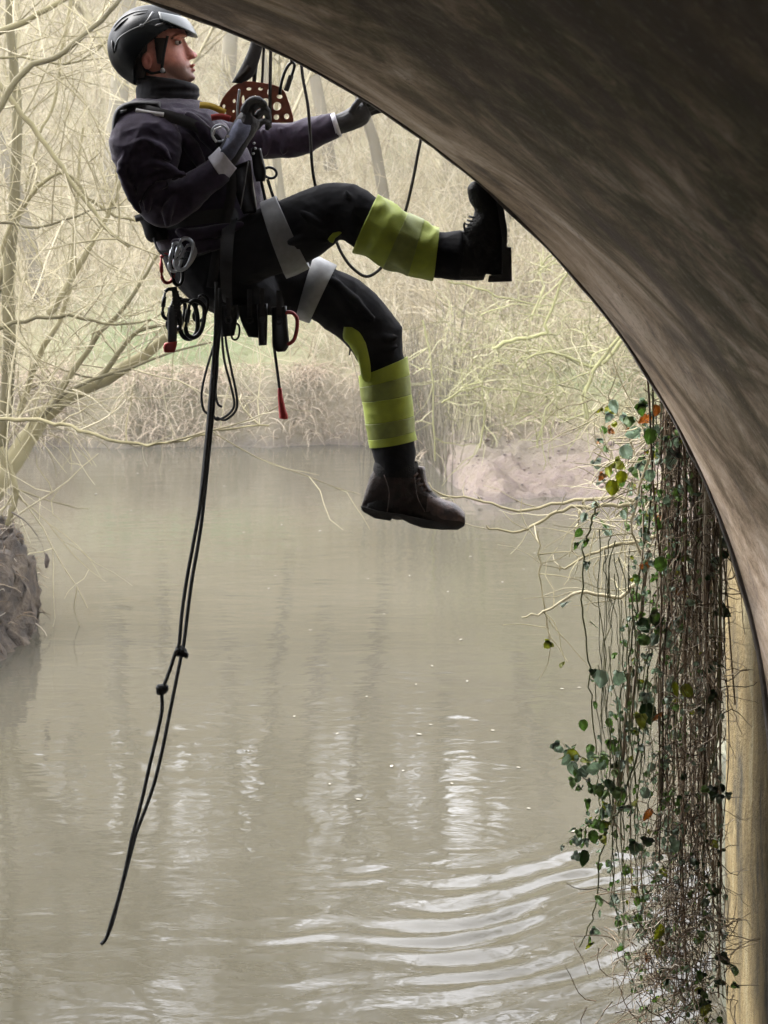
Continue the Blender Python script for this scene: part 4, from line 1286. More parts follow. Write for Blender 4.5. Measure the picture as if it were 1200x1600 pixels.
def sub_secs(secs, t0, t1, n=6):
    s = [np.array(q, float) for q in secs]; out = []
    f = crom([tuple(q) for q in s], 12); m = len(f) - 1
    for i in range(n):
        u = (t0 + (t1 - t0) * i / (n - 1)) / (len(s) - 1) * m
        a = int(min(u, m - 1)); k = u - a
        out.append(tuple(np.array(f[a]) * (1 - k) + np.array(f[a + 1]) * k))
    return out
# raised shin: yellow from the knee to the boot; hanging shin: yellow and grey hoops
sleeve('hi_vis_panel', sub_secs(LEG_N, 5.95, 9.05, 9), M['hivis'], trousers, 1.15, .0095, 4.0)
sleeve('reflective_band', sub_secs(LEG_N, 7.15, 8.0, 5), M['tape_dim'], trousers, 1.18, .0095, 4.0)
sleeve('hi_vis_panel', sub_secs(LEG_F, 6.30, 7.05, 4), M['hivis'], trousers, 1.15, .003, 8.0)
sleeve('reflective_band', sub_secs(LEG_F, 7.06, 7.70, 4), M['tape_dim'], trousers, 1.15, .003, 8.2)
sleeve('hi_vis_panel', sub_secs(LEG_F, 7.71, 8.42, 4), M['hivis'], trousers, 1.15, .003, 8.4)
sleeve('reflective_band', sub_secs(LEG_F, 8.43, 8.90, 4), M['tape_dim'], trousers, 1.15, .003, 8.6)
sleeve('hi_vis_panel', sub_secs(LEG_F, 8.91, 9.25, 3), M['hivis'], trousers, 1.15, .003, 8.8)
# grey tape round both thighs
sleeve('reflective_band', [(408, 322, 446, 430, 5.235, .104), (420, 317, 462, 424, 5.232, .104), (434, 311, 482, 414, 5.228, .102)], M['tape'], trousers, 1.10, .001, 1.0)
sleeve('reflective_band', [(490, 404, 464, 492, 5.51, .090), (524, 420, 486, 500, 5.515, .088)], M['tape'], trousers, 1.13, .002, 1.5)

def patch(name, outline, mat, parent, Yf, thick=.006, bulge=.012):
    """cloth patch laid on the near side of the trousers, following their roundness"""
    mb = MB()
    n = len(outline); cx = sum(p[0] for p in outline) / n; cy = sum(p[1] for p in outline) / n
    rings = 5; vs = []
    for k in range(rings + 1):
        t = 1 - k / rings
        for x, y in outline:
            vs.append(P(cx + (x - cx) * t, cy + (y - cy) * t, Yf - bulge * (1 - t * t)))
    for k in range(1):
        for x, y in outline: vs.append(P(x, y, Yf + thick + .03))
    fs = []
    for k in range(rings):
        for i in range(n): fs.append((k * n + i, k * n + (i + 1) % n, (k + 1) * n + (i + 1) % n, (k + 1) * n + i))
    b = (rings + 1) * n
    for i in range(n): fs.append((i, b + i, b + (i + 1) % n, (i + 1) % n))
    mb.add(vs, fs); return mb.build(name, mat, parent)
patch('hi_vis_panel', crom([(544, 489), (553, 500), (566, 520), (574, 545), (579, 572), (578, 596), (566, 592), (560, 566), (546, 540), (536, 528), (538, 508), (544, 489)], 3)[:-1], M['hivis'], trousers, 5.452, bulge=.012)
patch('hi_vis_panel', crom([(528, 356), (534, 364), (524, 372), (520, 380), (512, 374), (520, 364), (528, 356)], 2)[:-1], M['hivis'], trousers, 5.10, bulge=.004)
mb = MB(); mb.tube(pxline([(546, 534), (547, 545), (546, 555)], 5.47, 3), .003, 6); mb.build('zip_pull', M['strap'], trousers)

def make_boot(secs, name, mat, extra, lab=None):
    mb = MB(); mb.limb(secs, 22, 4)
    for e in extra: mb.limb(e, 22, 4)
    me = mb.remesh(name, 0.0042, 2)
    displace(me, lambda co, no: fold_noise(co, 22, (1, 1, 1), .0020, 12.0))
    o = link(name, me, mat, person)
    if lab: o['label'] = lab
    return o
b1 = make_boot(BOOT_F, 'boot', M['boot'], [[(590, 708, 642, 706, 5.53, .050), (584, 735, 650, 735, 5.53, .050), (580, 765, 655, 760, 5.53, .046)]], 'brown laced work boot hanging over the water')
b2 = make_boot(BOOT_N, 'boot', M['boot_dark'], [[(690, 366, 686, 434, 5.10, .052), (722, 362, 718, 438, 5.09, .052), (760, 366, 756, 438, 5.09, .048)]], 'black boot pressed toe-up against the arch edge')
def sole(pts_px, Yc, w, name, parent, thick=None):
    """sole: outline in side view, w = half width"""
    mb = MB(); n = len(pts_px)
    vs = [P(x, y, Yc - w) for x, y in pts_px] + [P(x, y, Yc + w) for x, y in pts_px]
    mb.add(vs, [tuple(range(n)), tuple(range(2 * n - 1, n - 1, -1))] + [(i, i + n, (i + 1) % n + n, (i + 1) % n) for i in range(n)])
    return mb.build(name, M['rubber'], parent, smooth=False, bevel=.004)
sole([(563, 790), (566, 799), (585, 810), (610, 814), (614, 808), (622, 808), (640, 818), (660, 825), (690, 828), (715, 828), (726, 822), (726, 812), (705, 818), (665, 812), (630, 804), (590, 798)], 5.525, .046, 'sole', b1)
sole([(770, 290), (778, 300), (788, 330), (793, 360), (792, 386), (799, 386), (800, 440), (762, 441), (764, 430), (784, 428), (784, 370), (778, 330)], 5.075, .045, 'sole', b2)
def seam(name, pts, Y, r, mat, parent, sub=4):
    mb = MB(); w = pxline(pts, Y, sub); mb.tube(w, [r] * len(w), 6); return mb.build(name, M[mat], parent)
M['boot_tan'] = simple('scuffed_toe', (0.042, 0.021, 0.016), 0.45, 0.8, 40, 0.4, 150)
mb = MB(); mb.limb([(668, 764, 664, 812, 5.524, .0455), (690, 779, 688, 821, 5.52, .0505), (712, 787, 712, 822, 5.515, .0485), (726, 801, 726, 820, 5.51, .032)], 20, 4, grow=1.01); mb.build('toe_cap', M['boot_tan'], b1)
mb = MB(); mb.limb([(648, 728, 664, 730, 5.535, .020), (650, 748, 668, 752, 5.53, .026), (660, 764, 676, 768, 5.527, .028)], 12, 3); mb.build('tongue', M['boot_tan'], b1)
mb = MB(); mb.limb([(586, 722, 652, 722, 5.53, .055), (584, 732, 653, 733, 5.53, .057), (584, 742, 652, 744, 5.53, .055)], 24, 4, cap=False, grow=1.03); mb.build('collar', M['boot_dark'], b1)
seam('seam', [(600, 742, 5.475), (608, 770, 5.48), (604, 806, 5.484)], None, .0018, 'boot_tan', b1)
seam('seam', [(648, 746, 5.482), (652, 776, 5.482), (664, 800, 5.478)], None, .0018, 'boot_tan', b1)
mb = MB(); mb.limb([(576, 780, 570, 800, 5.53, .036), (590, 770, 588, 808, 5.53, .0445), (606, 776, 604, 810, 5.53, .0455)], 18, 3, grow=1.02); mb.build('heel_counter', M['boot_dark'], b1)
M['lace'] = simple('boot_lace', (0.055, 0.032, 0.024), 0.7, 0.3, 80)
for k in range(6):                         # laces
    x, y = 650 + k * 5.0, 742 + k * 7.5
    mb = MB(); mb.tube([P(x - 4, y + 3, 5.495), P(x + 2, y - 2, 5.51), P(x + 4, y - 2, 5.535), P(x + 2, y + 1, 5.56)], .0046, 6); mb.build('lace', M['lace'], b1)
for k in range(5):
    x, y = 736 - k * 2.5, 338 + k * 6
    mb = MB(); mb.tube([P(x + 5, y + 2, 5.045), P(x - 2, y, 5.06), P(x - 3, y, 5.085), P(x + 2, y + 2, 5.12)], .0032, 6); mb.build('lace', M['strap'], b2)
mb = MB(); mb.tube(pxline([(727, 362), (725, 352), (727, 348)], 5.05, 3), .004, 6); mb.build('pull_tab', M['strap'], b2)

def make_glove(hand, fingers, back):
    mb = MB(); mb.limb(hand, 18, 3)
    for f, a, b in fingers: finger(mb, f, a, b)
    me = mb.remesh('glove', 0.0028, 2)
    displace(me, lambda co, no: fold_noise(co, 40, (1, 1, 1), .0012, 7.0))
    g = link('glove', me, M['glove'], person)
    return g
g1 = make_glove(HAND_N, FING_N, None)
g2 = make_glove(HAND_F, FING_F, None)
patch('back_panel', crom([(342, 240), (352, 222), (362, 200), (372, 186), (384, 190), (392, 196), (388, 212), (374, 232), (360, 252), (342, 240)], 2)[:-1], M['glove_back'], g1, 5.168, bulge=.020)
sleeve('cuff', [(369, 262, 343, 230, 5.20, .039), (360, 274, 334, 239, 5.20, .042), (351, 284, 326, 247, 5.197, .044)], M['cuff'], g1, 1.04, .001, 2.0, 4)
sleeve('cuff', [(516, 179, 526, 213, 5.52, .039), (523, 177, 534, 212, 5.52, .039)], M['cuff'], g2, 1.05, .001, 2.0, 4)
mb = MB(); mb.box(P(356, 213, 5.157), (.010, .004, .008)); mb.build('tab', M['white'], g1, smooth=False)

# --- harness
def webbing(mb, pts, w=.021, t=.0022, sub=5):
    q = [P(*a) for a in crom(pts, sub)]
    mb.tube(q, [(t, w)] * len(q), 10)
harness = MB()
harness.limb([(232, 345, 400, 322, Yb, .168), (240, 365, 402, 342, Yb, .168)], 30, 2, cap=False, grow=1.05)
harness = harness.build('harness', M['strap'], person)
def hpart(name, fn, mat=M['strap']):
    mb = MB(); fn(mb); return mb.build(name, mat, harness)
def strap_flat(mb, pts, halfw, Yoff=0.0):
    """flat strap lying on the camera side: ribbon in the picture plane with thickness"""
    q = crom(pts, 5); n = len(q)
    vs = []
    for i in range(n):
        a, b = np.array(q[max(i - 1, 0)]), np.array(q[min(i + 1, n - 1)])
        d = b[:2] - a[:2]; d /= np.linalg.norm(d) + 1e-9; nrm = np.array((-d[1], d[0]))
        x, y, Y = q[i]
        for s, o in ((-1, 0), (1, 0), (1, .008), (-1, .008)):
            vs.append(P(x + nrm[0] * halfw * s, y + nrm[1] * halfw * s, Y + o))
    fs = [(0, 1, 2, 3), tuple((n - 1) * 4 + k for k in (3, 2, 1, 0))]
    for i in range(n - 1):
        for k in range(4): fs.append((i * 4 + k, i * 4 + (k + 1) % 4, (i + 1) * 4 + (k + 1) % 4, (i + 1) * 4 + k))
    mb.add(vs, fs)
hpart('shoulder_strap', lambda mb: mb.limb([(174, 214, 186, 216, 5.20, .03), (178, 180, 192, 186, 5.22, .045), (190, 164, 204, 176, 5.235, .055), (214, 158, 222, 172, 5.24, .060), (250, 158, 252, 174, 5.24, .05)], 14, 5))
hpart('shoulder_strap', lambda mb: strap_flat(mb, [(216, 170, 5.19), (250, 178, 5.175), (290, 190, 5.19), (330, 212, 5.20), (356, 250, 5.215)], 9))
hpart('reflective_tab', lambda mb: strap_flat(mb, [(212, 172, 5.176), (232, 176, 5.172), (256, 179, 5.172)], 3.4), M['white'])
hpart('reflective_tab', lambda mb: strap_flat(mb, [(188, 175, 5.178), (198, 173, 5.176)], 2.4), M['tape'])
hpart('side_strap', lambda mb: strap_flat(mb, [(356, 250, 5.21), (362, 290, 5.215), (356, 330, 5.22), (342, 380, 5.215), (330, 450, 5.215)], 8))
hpart('leg_loop', lambda mb: mb.limb([(350, 352, 350, 470, 5.26, .125), (372, 342, 366, 478, 5.26, .125)], 26, 2, cap=False, grow=1.04))
hpart('leg_loop', lambda mb: mb.limb([(360, 384, 352, 494, 5.48, .105), (384, 382, 372, 498, 5.48, .105)], 26, 2, cap=False, grow=1.03))
hpart('gear_loop', lambda mb: mb.tube(pxline([(240, 372, 5.22), (252, 396, 5.19), (290, 404, 5.185), (330, 392, 5.19)]), .0035, 8))
hpart('chest_ring', lambda mb: mb.tube([P(343 + 13 * math.cos(a), 208 + 13 * math.sin(a), 5.20) for a in np.linspace(0, 2 * math.pi, 25)[:-1]], .0035, 8, closed=True), M['grey_metal'])
hpart('chest_strap', lambda mb: strap_flat(mb, [(312, 164, 5.22), (330, 166, 5.21), (352, 176, 5.21)], 5), M['yellow_tab'])
hpart('chest_strap', lambda mb: strap_flat(mb, [(330, 184, 5.205), (346, 182, 5.20), (360, 186, 5.205)], 5), M['red_metal'])
hpart('buckle', lambda mb: mb.tube([P(338, 222, 5.18), P(332, 212, 5.18), P(336, 202, 5.18), P(346, 198, 5.18)], .004, 8), M['white'])

# pouch on the lower back
pouch = root('hip_pouch', P(235, 365, 5.3), 'small black pouch on the back of the climber\'s belt', 'pouch')
mb = MB(); mb.limb([(213, 338, 246, 345, 5.28, .045), (222, 352, 256, 352, 5.27, .055), (228, 372, 262, 362, 5.27, .055), (236, 379, 262, 374, 5.28, .045)], 18, 3)
mb.build('bag', M['black_cloth'], pouch)
mb = MB(); strap_flat(mb, [(211, 342, 5.23), (228, 338, 5.215), (250, 344, 5.21)], 5); mb.build('flap', M['strap'], pouch)

# ------------------------------------------------------------------ rigging and ropes
def carabiner_meshes(mat):
    """D-shaped snap link, 0.11 m tall, hanging from its top, origin at the top"""
    body, gate = MB(), MB()
    o = [(.000, 0), (.020, -.006), (.028, -.022), (.028, -.04)]
    pts = [(-.018, -.010), (-.006, 0), (.012, -.002), (.026, -.016), (.030, -.040), (.028, -.072), (.020, -.096), (.004, -.108), (-.012, -.104), (-.020, -.092), (-.022, -.080)]
    body.tube([Vector((x, 0, z)) for x, z in crom(pts, 3)], .0068, 8)
    gate.tube([Vector((-.018, 0, -.012)), Vector((-.022, 0, -.080))], .0046, 8)
    sl = MB(); sl.tube([Vector((-.0190, 0, -.028)), Vector((-.0212, 0, -.066))], .0080, 8)
    return body.mesh('carabiner'), gate.mesh('gate'), sl.mesh('sleeve')
CARA = carabiner_meshes(None)
def carabiner(x, y, Y, s, rx, ry, rz, mat, label, group='snap links on the climber\'s harness'):
    t = root('carabiner', P(x, y, Y), label, 'carabiner', group)
    t.rotation_euler = (R(rx), R(ry), R(rz)); t.scale = (s, s, s)
    for nm, me in zip(('body', 'gate', 'sleeve'), CARA):
        o = bpy.data.objects.new(nm, me); C.objects.link(o); o.parent = t
        if not me.materials: me.materials.append(M['black_metal'])
        o.material_slots[0].link = 'OBJECT'; o.material_slots[0].material = M[mat]
    return t
carabiner(300, 384, 5.175, 0.8, 0, 30, 20, 'grey_metal', 'small silver carabiner lying aslant on top of the hip cluster', )
carabiner(271, 400, 5.21, 0.9, 0, -14, 50, 'black_metal', 'black carabiner half hidden behind the dark red one at the hip')
carabiner(279, 466, 5.20, 1.0, 0, 12, 30, 'black_metal', 'black carabiner between the sling and the middle of the hanging trio')
carabiner(318, 462, 5.19, 0.8, 0, 16, -20, 'black_metal', 'small black carabiner right under the seat, touching the tail rope')
carabiner(292, 373, 5.16, 0.95, 0, 14, 8, 'grey_metal', 'bright silver carabiner on the climber\'s hip, frontmost of the cluster')
carabiner(277, 380, 5.18, 0.85, 0, 10, 40, 'grey_metal', 'dull silver carabiner tucked behind the bright one at the hip')
carabiner(258, 398, 5.20, 0.85, 0, -6, 30, 'red_metal', 'dark red carabiner at the back of the hip cluster')
carabiner(266, 452, 5.19, 0.90, 0, 4, 15, 'black_metal', 'black carabiner hanging lowest at the back under the red one')
carabiner(288, 470, 5.18, 1.15, 0, -8, 10, 'black_metal', 'black carabiner in the middle of the hanging trio beneath the hip')
carabiner(306, 470, 5.17, 1.10, 0, 6, -8, 'black_metal', 'black carabiner nearest the hanging rope beneath the hip')
carabiner(452, 488, 5.20, 0.95, 0, 4, 0, 'red_metal', 'red carabiner under the thighs beside the dark tool block')
carabiner(367, 505, 5.22, 0.5, 0, 0, 0, 'black_metal', 'tiny black carabiner below the seat between the pouches')

def block(mb, secs, sides=14, sub=2, power=.55):
    mb.limb(secs, sides, sub, power=power)
# quickdraw strap, red-tipped tool among the hip gear
t = root('folding_tool', P(270, 540, 5.18), 'dark folding tool with a dull red end hanging lowest at the hip', 'tool')
mb = MB(); block(mb, [(262, 480, 276, 480, 5.18, .010), (262, 505, 277, 505, 5.18, .012), (262, 538, 276, 538, 5.18, .010)]); mb.build('handle', M['dark_plastic'], t)
mb = MB(); block(mb, [(257, 536, 277, 533, 5.18, .012), (255, 543, 276, 542, 5.18, .013), (257, 551, 273, 550, 5.18, .010)]); mb.build('tip', M['red_metal'], t)
t = root('webbing_sling', P(273, 452, 5.19), 'striped black sling hanging among the carabiners at the hip', 'sling')
mb = MB()
for k in range(9):
    mb.box(P(274 + k * 0.6, 456 + k * 5, 5.172), (.022, .006, .0075))
strap_flat(mb, [(272, 448, 5.175), (278, 500, 5.175)], 4.5); mb.build('webbing', M['strap'], t, smooth=False)
for nm, lab, secs, mt in (
    ('tool_pouch', 'black tool pouch under the climber\'s seat beside the rope', [(342, 478, 372, 476, 5.22, .03), (344, 505, 370, 503, 5.22, .03), (348, 526, 366, 524, 5.22, .022)], 'black_cloth'),
    ('tool_pouch', 'wider black gear bag below the seat, right of the small ring', [(372, 478, 408, 474, 5.24, .03), (376, 500, 410, 502, 5.24, .034), (388, 526, 408, 528, 5.24, .02)], 'black_cloth'),
    ('clamp', 'black rope clamp hanging below the thigh, right of the gear bag', [(401, 476, 418, 474, 5.20, .016), (403, 508, 418, 508, 5.20, .018), (404, 540, 417, 539, 5.20, .012)], 'black_metal'),
    ('pulley_block', 'black pulley block under the thighs beside the red carabiner', [(424, 480, 448, 478, 5.21, .018), (425, 515, 450, 512, 5.21, .022), (426, 542, 452, 538, 5.21, .018), (434, 550, 446, 549, 5.21, .012)], 'black_metal')):
    r_ = root(nm, P(secs[0][0], secs[-1][1], secs[0][4]), lab, nm.replace('_', ' '), 'gear under the climber\'s seat')
    mb = MB(); block(mb, secs, 18, 3); mb.build('body', M[mt], r_)
    x0, x1, yb, Y = secs[0][0], secs[0][2], secs[0][1], secs[0][4] - secs[0][5]
    mb = MB(); strap_flat(mb, [((x0 + x1) / 2, yb - 26, Y - .002), ((x0 + x1) / 2, yb + 20, Y - .006)], 4); mb.build('strap', M['strap'], r_)
    mb = MB(); mb.tube([P((x0 + x1) / 2 + 5 * math.cos(a), yb + 22 + 5 * math.sin(a), Y - .010) for a in np.linspace(0, 6.283, 15)[:-1]], .0028, 6, closed=True); mb.build('ring', M['black_metal'], r_)

# small hammer on a lanyard
t = root('lanyard_tool', P(443, 655, 5.2), 'red-handled tool dangling on a thin dark lanyard below the thighs', 'tool')
mb = MB(); mb.tube(pxline([(428, 540, 5.20), (432, 570, 5.20), (436, 600, 5.20), (438, 612, 5.20)]), .0048, 8); mb.build('lanyard', M['rope'], t)
mb = MB(); mb.tube(pxline([(437, 606), (438, 620), (441, 640), (443, 650), (443, 655)], 5.20, 4), list(np.interp(np.linspace(0, 1, 17), [0, .3, .7, .92, 1], [.006, .009, .0145, .0145, .006])), 12); mb.build('grip', M['red_plastic'], t)

# bronze rigging plate: outline with holes, extruded
def plate():
    Yp = 5.30
    t = root('rigging_plate', P(400, 160, Yp), 'bronze rigging plate full of holes held at the climber\'s chest', 'rigging plate')
    cu = bpy.data.curves.new('plate', 'CURVE'); cu.dimensions = '2D'; cu.fill_mode = 'BOTH'; cu.extrude = 0.005; cu.bevel_depth = 0.0015; cu.bevel_resolution = 1
    def spl(pts):
        s = cu.splines.new('POLY'); s.points.add(len(pts) - 1)
        for q, (x, y) in zip(s.points, pts):
            w = P(x, y, Yp); q.co = (w.x, w.z, 0, 1)
        s.use_cyclic_u = True
    spl(crom([(344, 166), (348, 155), (358, 142), (368, 133), (385, 128), (408, 130), (430, 134), (443, 142), (449, 155), (455, 174), (458, 188), (452, 191), (425, 191), (400, 192), (372, 192), (352, 186), (344, 166)], 3)[:-1])
    def hole(x, y, rx, ry, rot=0.0):
        spl([(x + rx * math.cos(a) * math.cos(rot) - ry * math.sin(a) * math.sin(rot), y + rx * math.cos(a) * math.sin(rot) + ry * math.sin(a) * math.cos(rot)) for a in np.linspace(0, 2 * math.pi, 15)[:-1]])
    for h in ((350, 166, 3, 4), (366, 158, 3, 4), (365, 174, 2.8, 3), (374, 146, 2.6, 8), (389, 139, 4.6, 3.2), (407, 139, 4.4, 3.4), (420, 144, 3.2, 5.4), (380, 156, 3, 8), (399, 152, 3, 4),
              (415, 160, 7, 7.5), (433, 166, 7.2, 7.4), (437, 151, 5.2, 4.2), (432, 183, 5, 5), (448, 182, 4.6, 5), (415, 183, 5, 5), (352, 177, 2.4, 2.4)):
        hole(*h)
    o = bpy.data.objects.new('tmp', cu); C.objects.link(o)
    dg = bpy.context.evaluated_depsgraph_get(); me = bpy.data.meshes.new_from_object(o.evaluated_get(dg)); bpy.data.objects.remove(o)
    n = len(me.vertices); co = np.empty(n * 3, np.float32); me.vertices.foreach_get('co', co); co = co.reshape(-1, 3)
    co = np.stack([co[:, 0], Yp + co[:, 2], co[:, 1]], -1); me.vertices.foreach_set('co', co.ravel().astype(np.float32)); me.update(); me.name = 'plate'
    link('plate', me, M['bronze'], t)
    mb = MB(); mb.tube(pxline([(371, 190), (371, 170), (373, 148), (374, 140)], Yp - .02, 3), .0042, 8); mb.build('pin', M['grey_metal'], t)
plate()

def rope(name, label, strands, rad, mat='rope', cat='rope', group=None):
    mb = MB()
    for s in strands:
        w = pxline(s, None, 6)
        mb.tube(w, rad, 8)
    o = mb.build(name, M[mat])
    return tag(o, label, cat, group)

TOPZ = -1150            # ropes run up past the arch to the parapet
G = 'ropes carrying the climber'
rope('main_rope', 'taut dark rope rising straight from the plate behind the arch', [[(422, 200, 5.29), (422, 140, 5.285), (423, 60, 5.285), (423, -80, 5.28), (423.5, -320, 5.22), (424, TOPZ, 5.05)]], .0056, 'rope_brown', group=G)
rope('backup_rope', 'slimmer rope rising from the plate\'s left half behind the arch', [[(409, 138, 5.30), (411, 100, 5.30), (413, 50, 5.295), (414, -50, 5.29), (416, -300, 5.22), (421, TOPZ, 5.05)]], .0045, 'rope_brown', group=G)
t = root('lifting_sling', P(385, 110, 5.3), 'broad black sling wrapped down to the plate\'s left shoulder', 'sling')
mb = MB(); mb.limb([(402, TOPZ, 410, TOPZ, 5.05, .008), (398, -400, 411, -400, 5.20, .010), (396, -120, 412, -118, 5.27, .012), (392, 40, 412, 45, 5.30, .014), (391, 68, 410, 74, 5.30, .014), (382, 92, 404, 98, 5.30, .015), (372, 112, 396, 118, 5.30, .014), (362, 129, 380, 131, 5.30, .010)], 14, 4); mb.limb([(395, 90, 404, 92, 5.31, .012), (394, 128, 400, 129, 5.31, .008)], 10, 2)
mb.build('webbing', M['leather'] if 'leather' in M else M['strap'], t)
mb = MB(); strap_flat(mb, [(370, 126, 5.283), (384, 112, 5.282), (390, 104, 5.281)], 4); mb.build('wear_sleeve', M['boot'], t)
t = root('connector', P(450, 140, 5.3), 'pair of dark snap links joining the plate to the ropes at its right shoulder', 'connector')
mb = MB(); mb.tube(pxline([(437, 148), (440, 128), (447, 108), (455, 98), (460, 102), (456, 118), (450, 138)], 5.29, 4), .0052, 8); mb.build('link', M['black_metal'], t)
mb = MB(); mb.tube(pxline([(447, 142), (451, 130), (455, 118)], 5.285, 3), .0085, 8); mb.build('sleeve', M['rope_brown'], t)
mb = MB(); mb.tube(pxline([(455, 100), (458, 60), (459, -40), (460, -240, 5.22), (461, TOPZ, 5.05)], 5.285, 4), .0048, 8); mb.build('tether', M['rope_brown'], t)
rope('slack_rope', 'long slack rope looping under the raised leg and up behind the arch', [[(468, TOPZ, 5.05), (468, -300, 5.22), (468, -60, 5.255), (469, 50, 5.26), (472, 112, 5.255), (481, 165, 5.25), (485, 215, 5.25), (488, 262, 5.26), (494, 296, 5.30), (504, 335, 5.36),
      (523, 372, 5.34), (534, 396, 5.33), (550, 418, 5.32), (572, 432, 5.31), (592, 422, 5.30), (604, 404, 5.29), (618, 372, 5.28), (634, 328, 5.26), (645, 282, 5.25), (653, 240, 5.24), (658, 212, 5.24), (662, 150, 5.24), (665, 40, 5.24), (667, -160, 5.23), (669, -480, 5.18), (672, TOPZ, 5.05)]], .0052, 'rope_brown', group=G)

t = root('descender', P(408, 270, 5.24), 'black descender with an oval handle ring below the climber\'s hand', 'descender')
mb = MB(); block(mb, [(392, 232, 408, 232, 5.24, .018), (394, 252, 412, 250, 5.24, .022), (396, 270, 416, 268, 5.24, .022), (400, 284, 414, 283, 5.24, .016)], 16, 3); mb.build('body', M['black_metal'], t)
mb = MB(); mb.tube([P(422 + 10 * math.cos(a) - 2 * math.sin(a), 270 + 8 * math.sin(a) + 3 * math.cos(a), 5.24) for a in np.linspace(0, 6.283, 21)[:-1]], .0046, 8, closed=True); mb.build('handle', M['black_metal'], t)
for k, (x, y) in enumerate(((397, 224), (399, 232), (396, 240))):
    mb = MB(); mb.ball(P(x, y, 5.215), .0045, 8, 6); mb.build('rivet', M['grey_metal'], t)
mb = MB(); mb.tube(pxline([(408, 282), (413, 305), (418, 330)], 5.24, 3), .0050, 8); mb.build('rope_tail', M['rope'], t)
mb = MB(); mb.tube(pxline([(418, 280), (425, 302), (431, 322)], 5.24, 3), .0050, 8); mb.build('rope_tail', M['rope'], t)
t = root('chest_ascender', P(375, 250, 5.2), 'black chest ascender clamped to the rope in front of the jacket', 'ascender')
mb = MB(); block(mb, [(362, 262, 392, 250, 5.235, .02), (364, 290, 396, 286, 5.24, .024), (372, 315, 400, 312, 5.24, .022), (380, 335, 402, 332, 5.24, .016)], 16, 3); mb.build('body', M['black_metal'], t)
mb = MB(); mb.tube(pxline([(388, 252, 5.21), (382, 290, 5.205), (376, 326, 5.205)], None, 3), .0022, 6); mb.build('cord', M['cord_grey'] if 'cord_grey' in M else M['tape'], t)

# tail ropes from the hip to just above the water
Yr = 5.17
TAIL_A = [(338, 440), (338, 500), (334, 560), (330, 620), (325, 680), (319, 740), (311, 800), (300, 860), (291, 910), (284, 960), (280, 1005), (274, 1020), (266, 1045), (256, 1072), (253, 1085), (253, 1110), (246, 1145), (234, 1195), (224, 1240), (214, 1280), (206, 1310), (198, 1350), (186, 1400), (174, 1440), (166, 1466), (158, 1475)]
TAIL_B = [(344, 450), (343, 510), (338, 570), (333, 640), (327, 700), (321, 760), (315, 815), (308, 860), (300, 905), (294, 950), (288, 1000), (284, 1020), (278, 1050), (270, 1090), (262, 1130), (254, 1170), (242, 1220), (228, 1262), (214, 1298), (205, 1330), (196, 1365), (184, 1410), (176, 1440), (168, 1462)]
t = root('tail_rope', P(158, 1475, Yr), 'doubled black tail rope with two knots hanging from the climber\'s hip towards the water', 'rope')
for k, (q, yo) in enumerate(((TAIL_A, 0), (TAIL_B, .012))):
    mb = MB(); mb.tube([P(x, y, Yr + yo) for x, y in crom([(float(a), float(b)) for a, b in q], 5)], .0062, 10); mb.build('strand', M['rope'], t)
def knot(cx, cy, Y, r, tilt):
    mb = MB()
    w = []
    for i in range(60):
        a = 2 * math.pi * i / 60 * 2
        rr = r * (1 + 0.35 * math.cos(1.5 * a))
        v = Vector((rr * math.cos(a), r * 0.6 * math.sin(1.5 * a), rr * 0.85 * math.sin(a)))
        w.append(P(cx, cy, Y) + Matrix.Rotation(tilt, 3, 'Y') @ v)
    mb.tube(w, .0062, 8, closed=True)
    return mb
mb = knot(282, 1018, Yr, .0125, .4); mb.tube(pxline([(284, 1018), (292, 1022), (290, 1028)], Yr - .006, 3), .006, 8); mb.build('knot', M['rope'], t)
mb = knot(253, 1077, Yr, .0125, -.3); mb.tube(pxline([(253, 1074), (244, 1076)], Yr - .006, 3), .006, 8); mb.build('knot', M['rope'], t)
mb = MB(); mb.tube(pxline([(338, 470), (337, 530), (331, 600), (326, 660), (319, 730), (313, 790)], Yr + .012, 4), .0075, 8); mb.build('strand', M['rope'], t)
rope('cord_loop', 'coiled loop of thin black cord hanging beside the tail rope', [
    [(350, 500, 5.21), (354, 540, 5.21), (362, 580, 5.21), (370, 620, 5.21), (368, 642, 5.21), (352, 656, 5.21), (338, 652, 5.21)],
    [(346, 510, 5.215), (350, 560, 5.215), (360, 600, 5.215), (366, 632, 5.215), (356, 648, 5.215), (340, 656, 5.215), (334, 650, 5.215)],
    [(334, 540, 5.22), (322, 580, 5.22), (315, 615, 5.22), (318, 640, 5.22), (328, 648, 5.22)], [(338, 520, 5.22), (340, 570, 5.22), (337, 610, 5.22), (340, 630, 5.22), (347, 636, 5.22)]], .0040, 'rope', 'cord')

# ------------------------------------------------------------------ hanging vines by the wing wall
M['vine_pale'] = strand_mat('pale_dry_vine', [(0.15, (0.182, 0.133, 0.091)), (0.90, (0.364, 0.294, 0.224))])
M['ivy_stem'] = strand_mat('ivy_stem', [(0.15, (0.035, 0.04, 0.018)), (0.90, (0.11, 0.11, 0.05))])
def leaf_mat(name, a, b):
    m = simple(name, a, 0.38, 0.3, 60, 0.2, 90, spec=0.6)
    nt = m.node_tree; pb = nt.nodes['Principled BSDF']
    tr = nd(nt, 'ShaderNodeBsdfTranslucent'); src = pb.inputs['Base Color'].links[0].from_socket
    nt.links.new(src, tr.inputs['Color'])
    mx = nd(nt, 'ShaderNodeMixShader'); mx.inputs[0].default_value = 0.7
    nt.links.new(pb.outputs[0], mx.inputs[1]); nt.links.new(tr.outputs[0], mx.inputs[2])
    nt.links.new(mx.outputs[0], nt.nodes['Material Output'].inputs['Surface'])
    return m
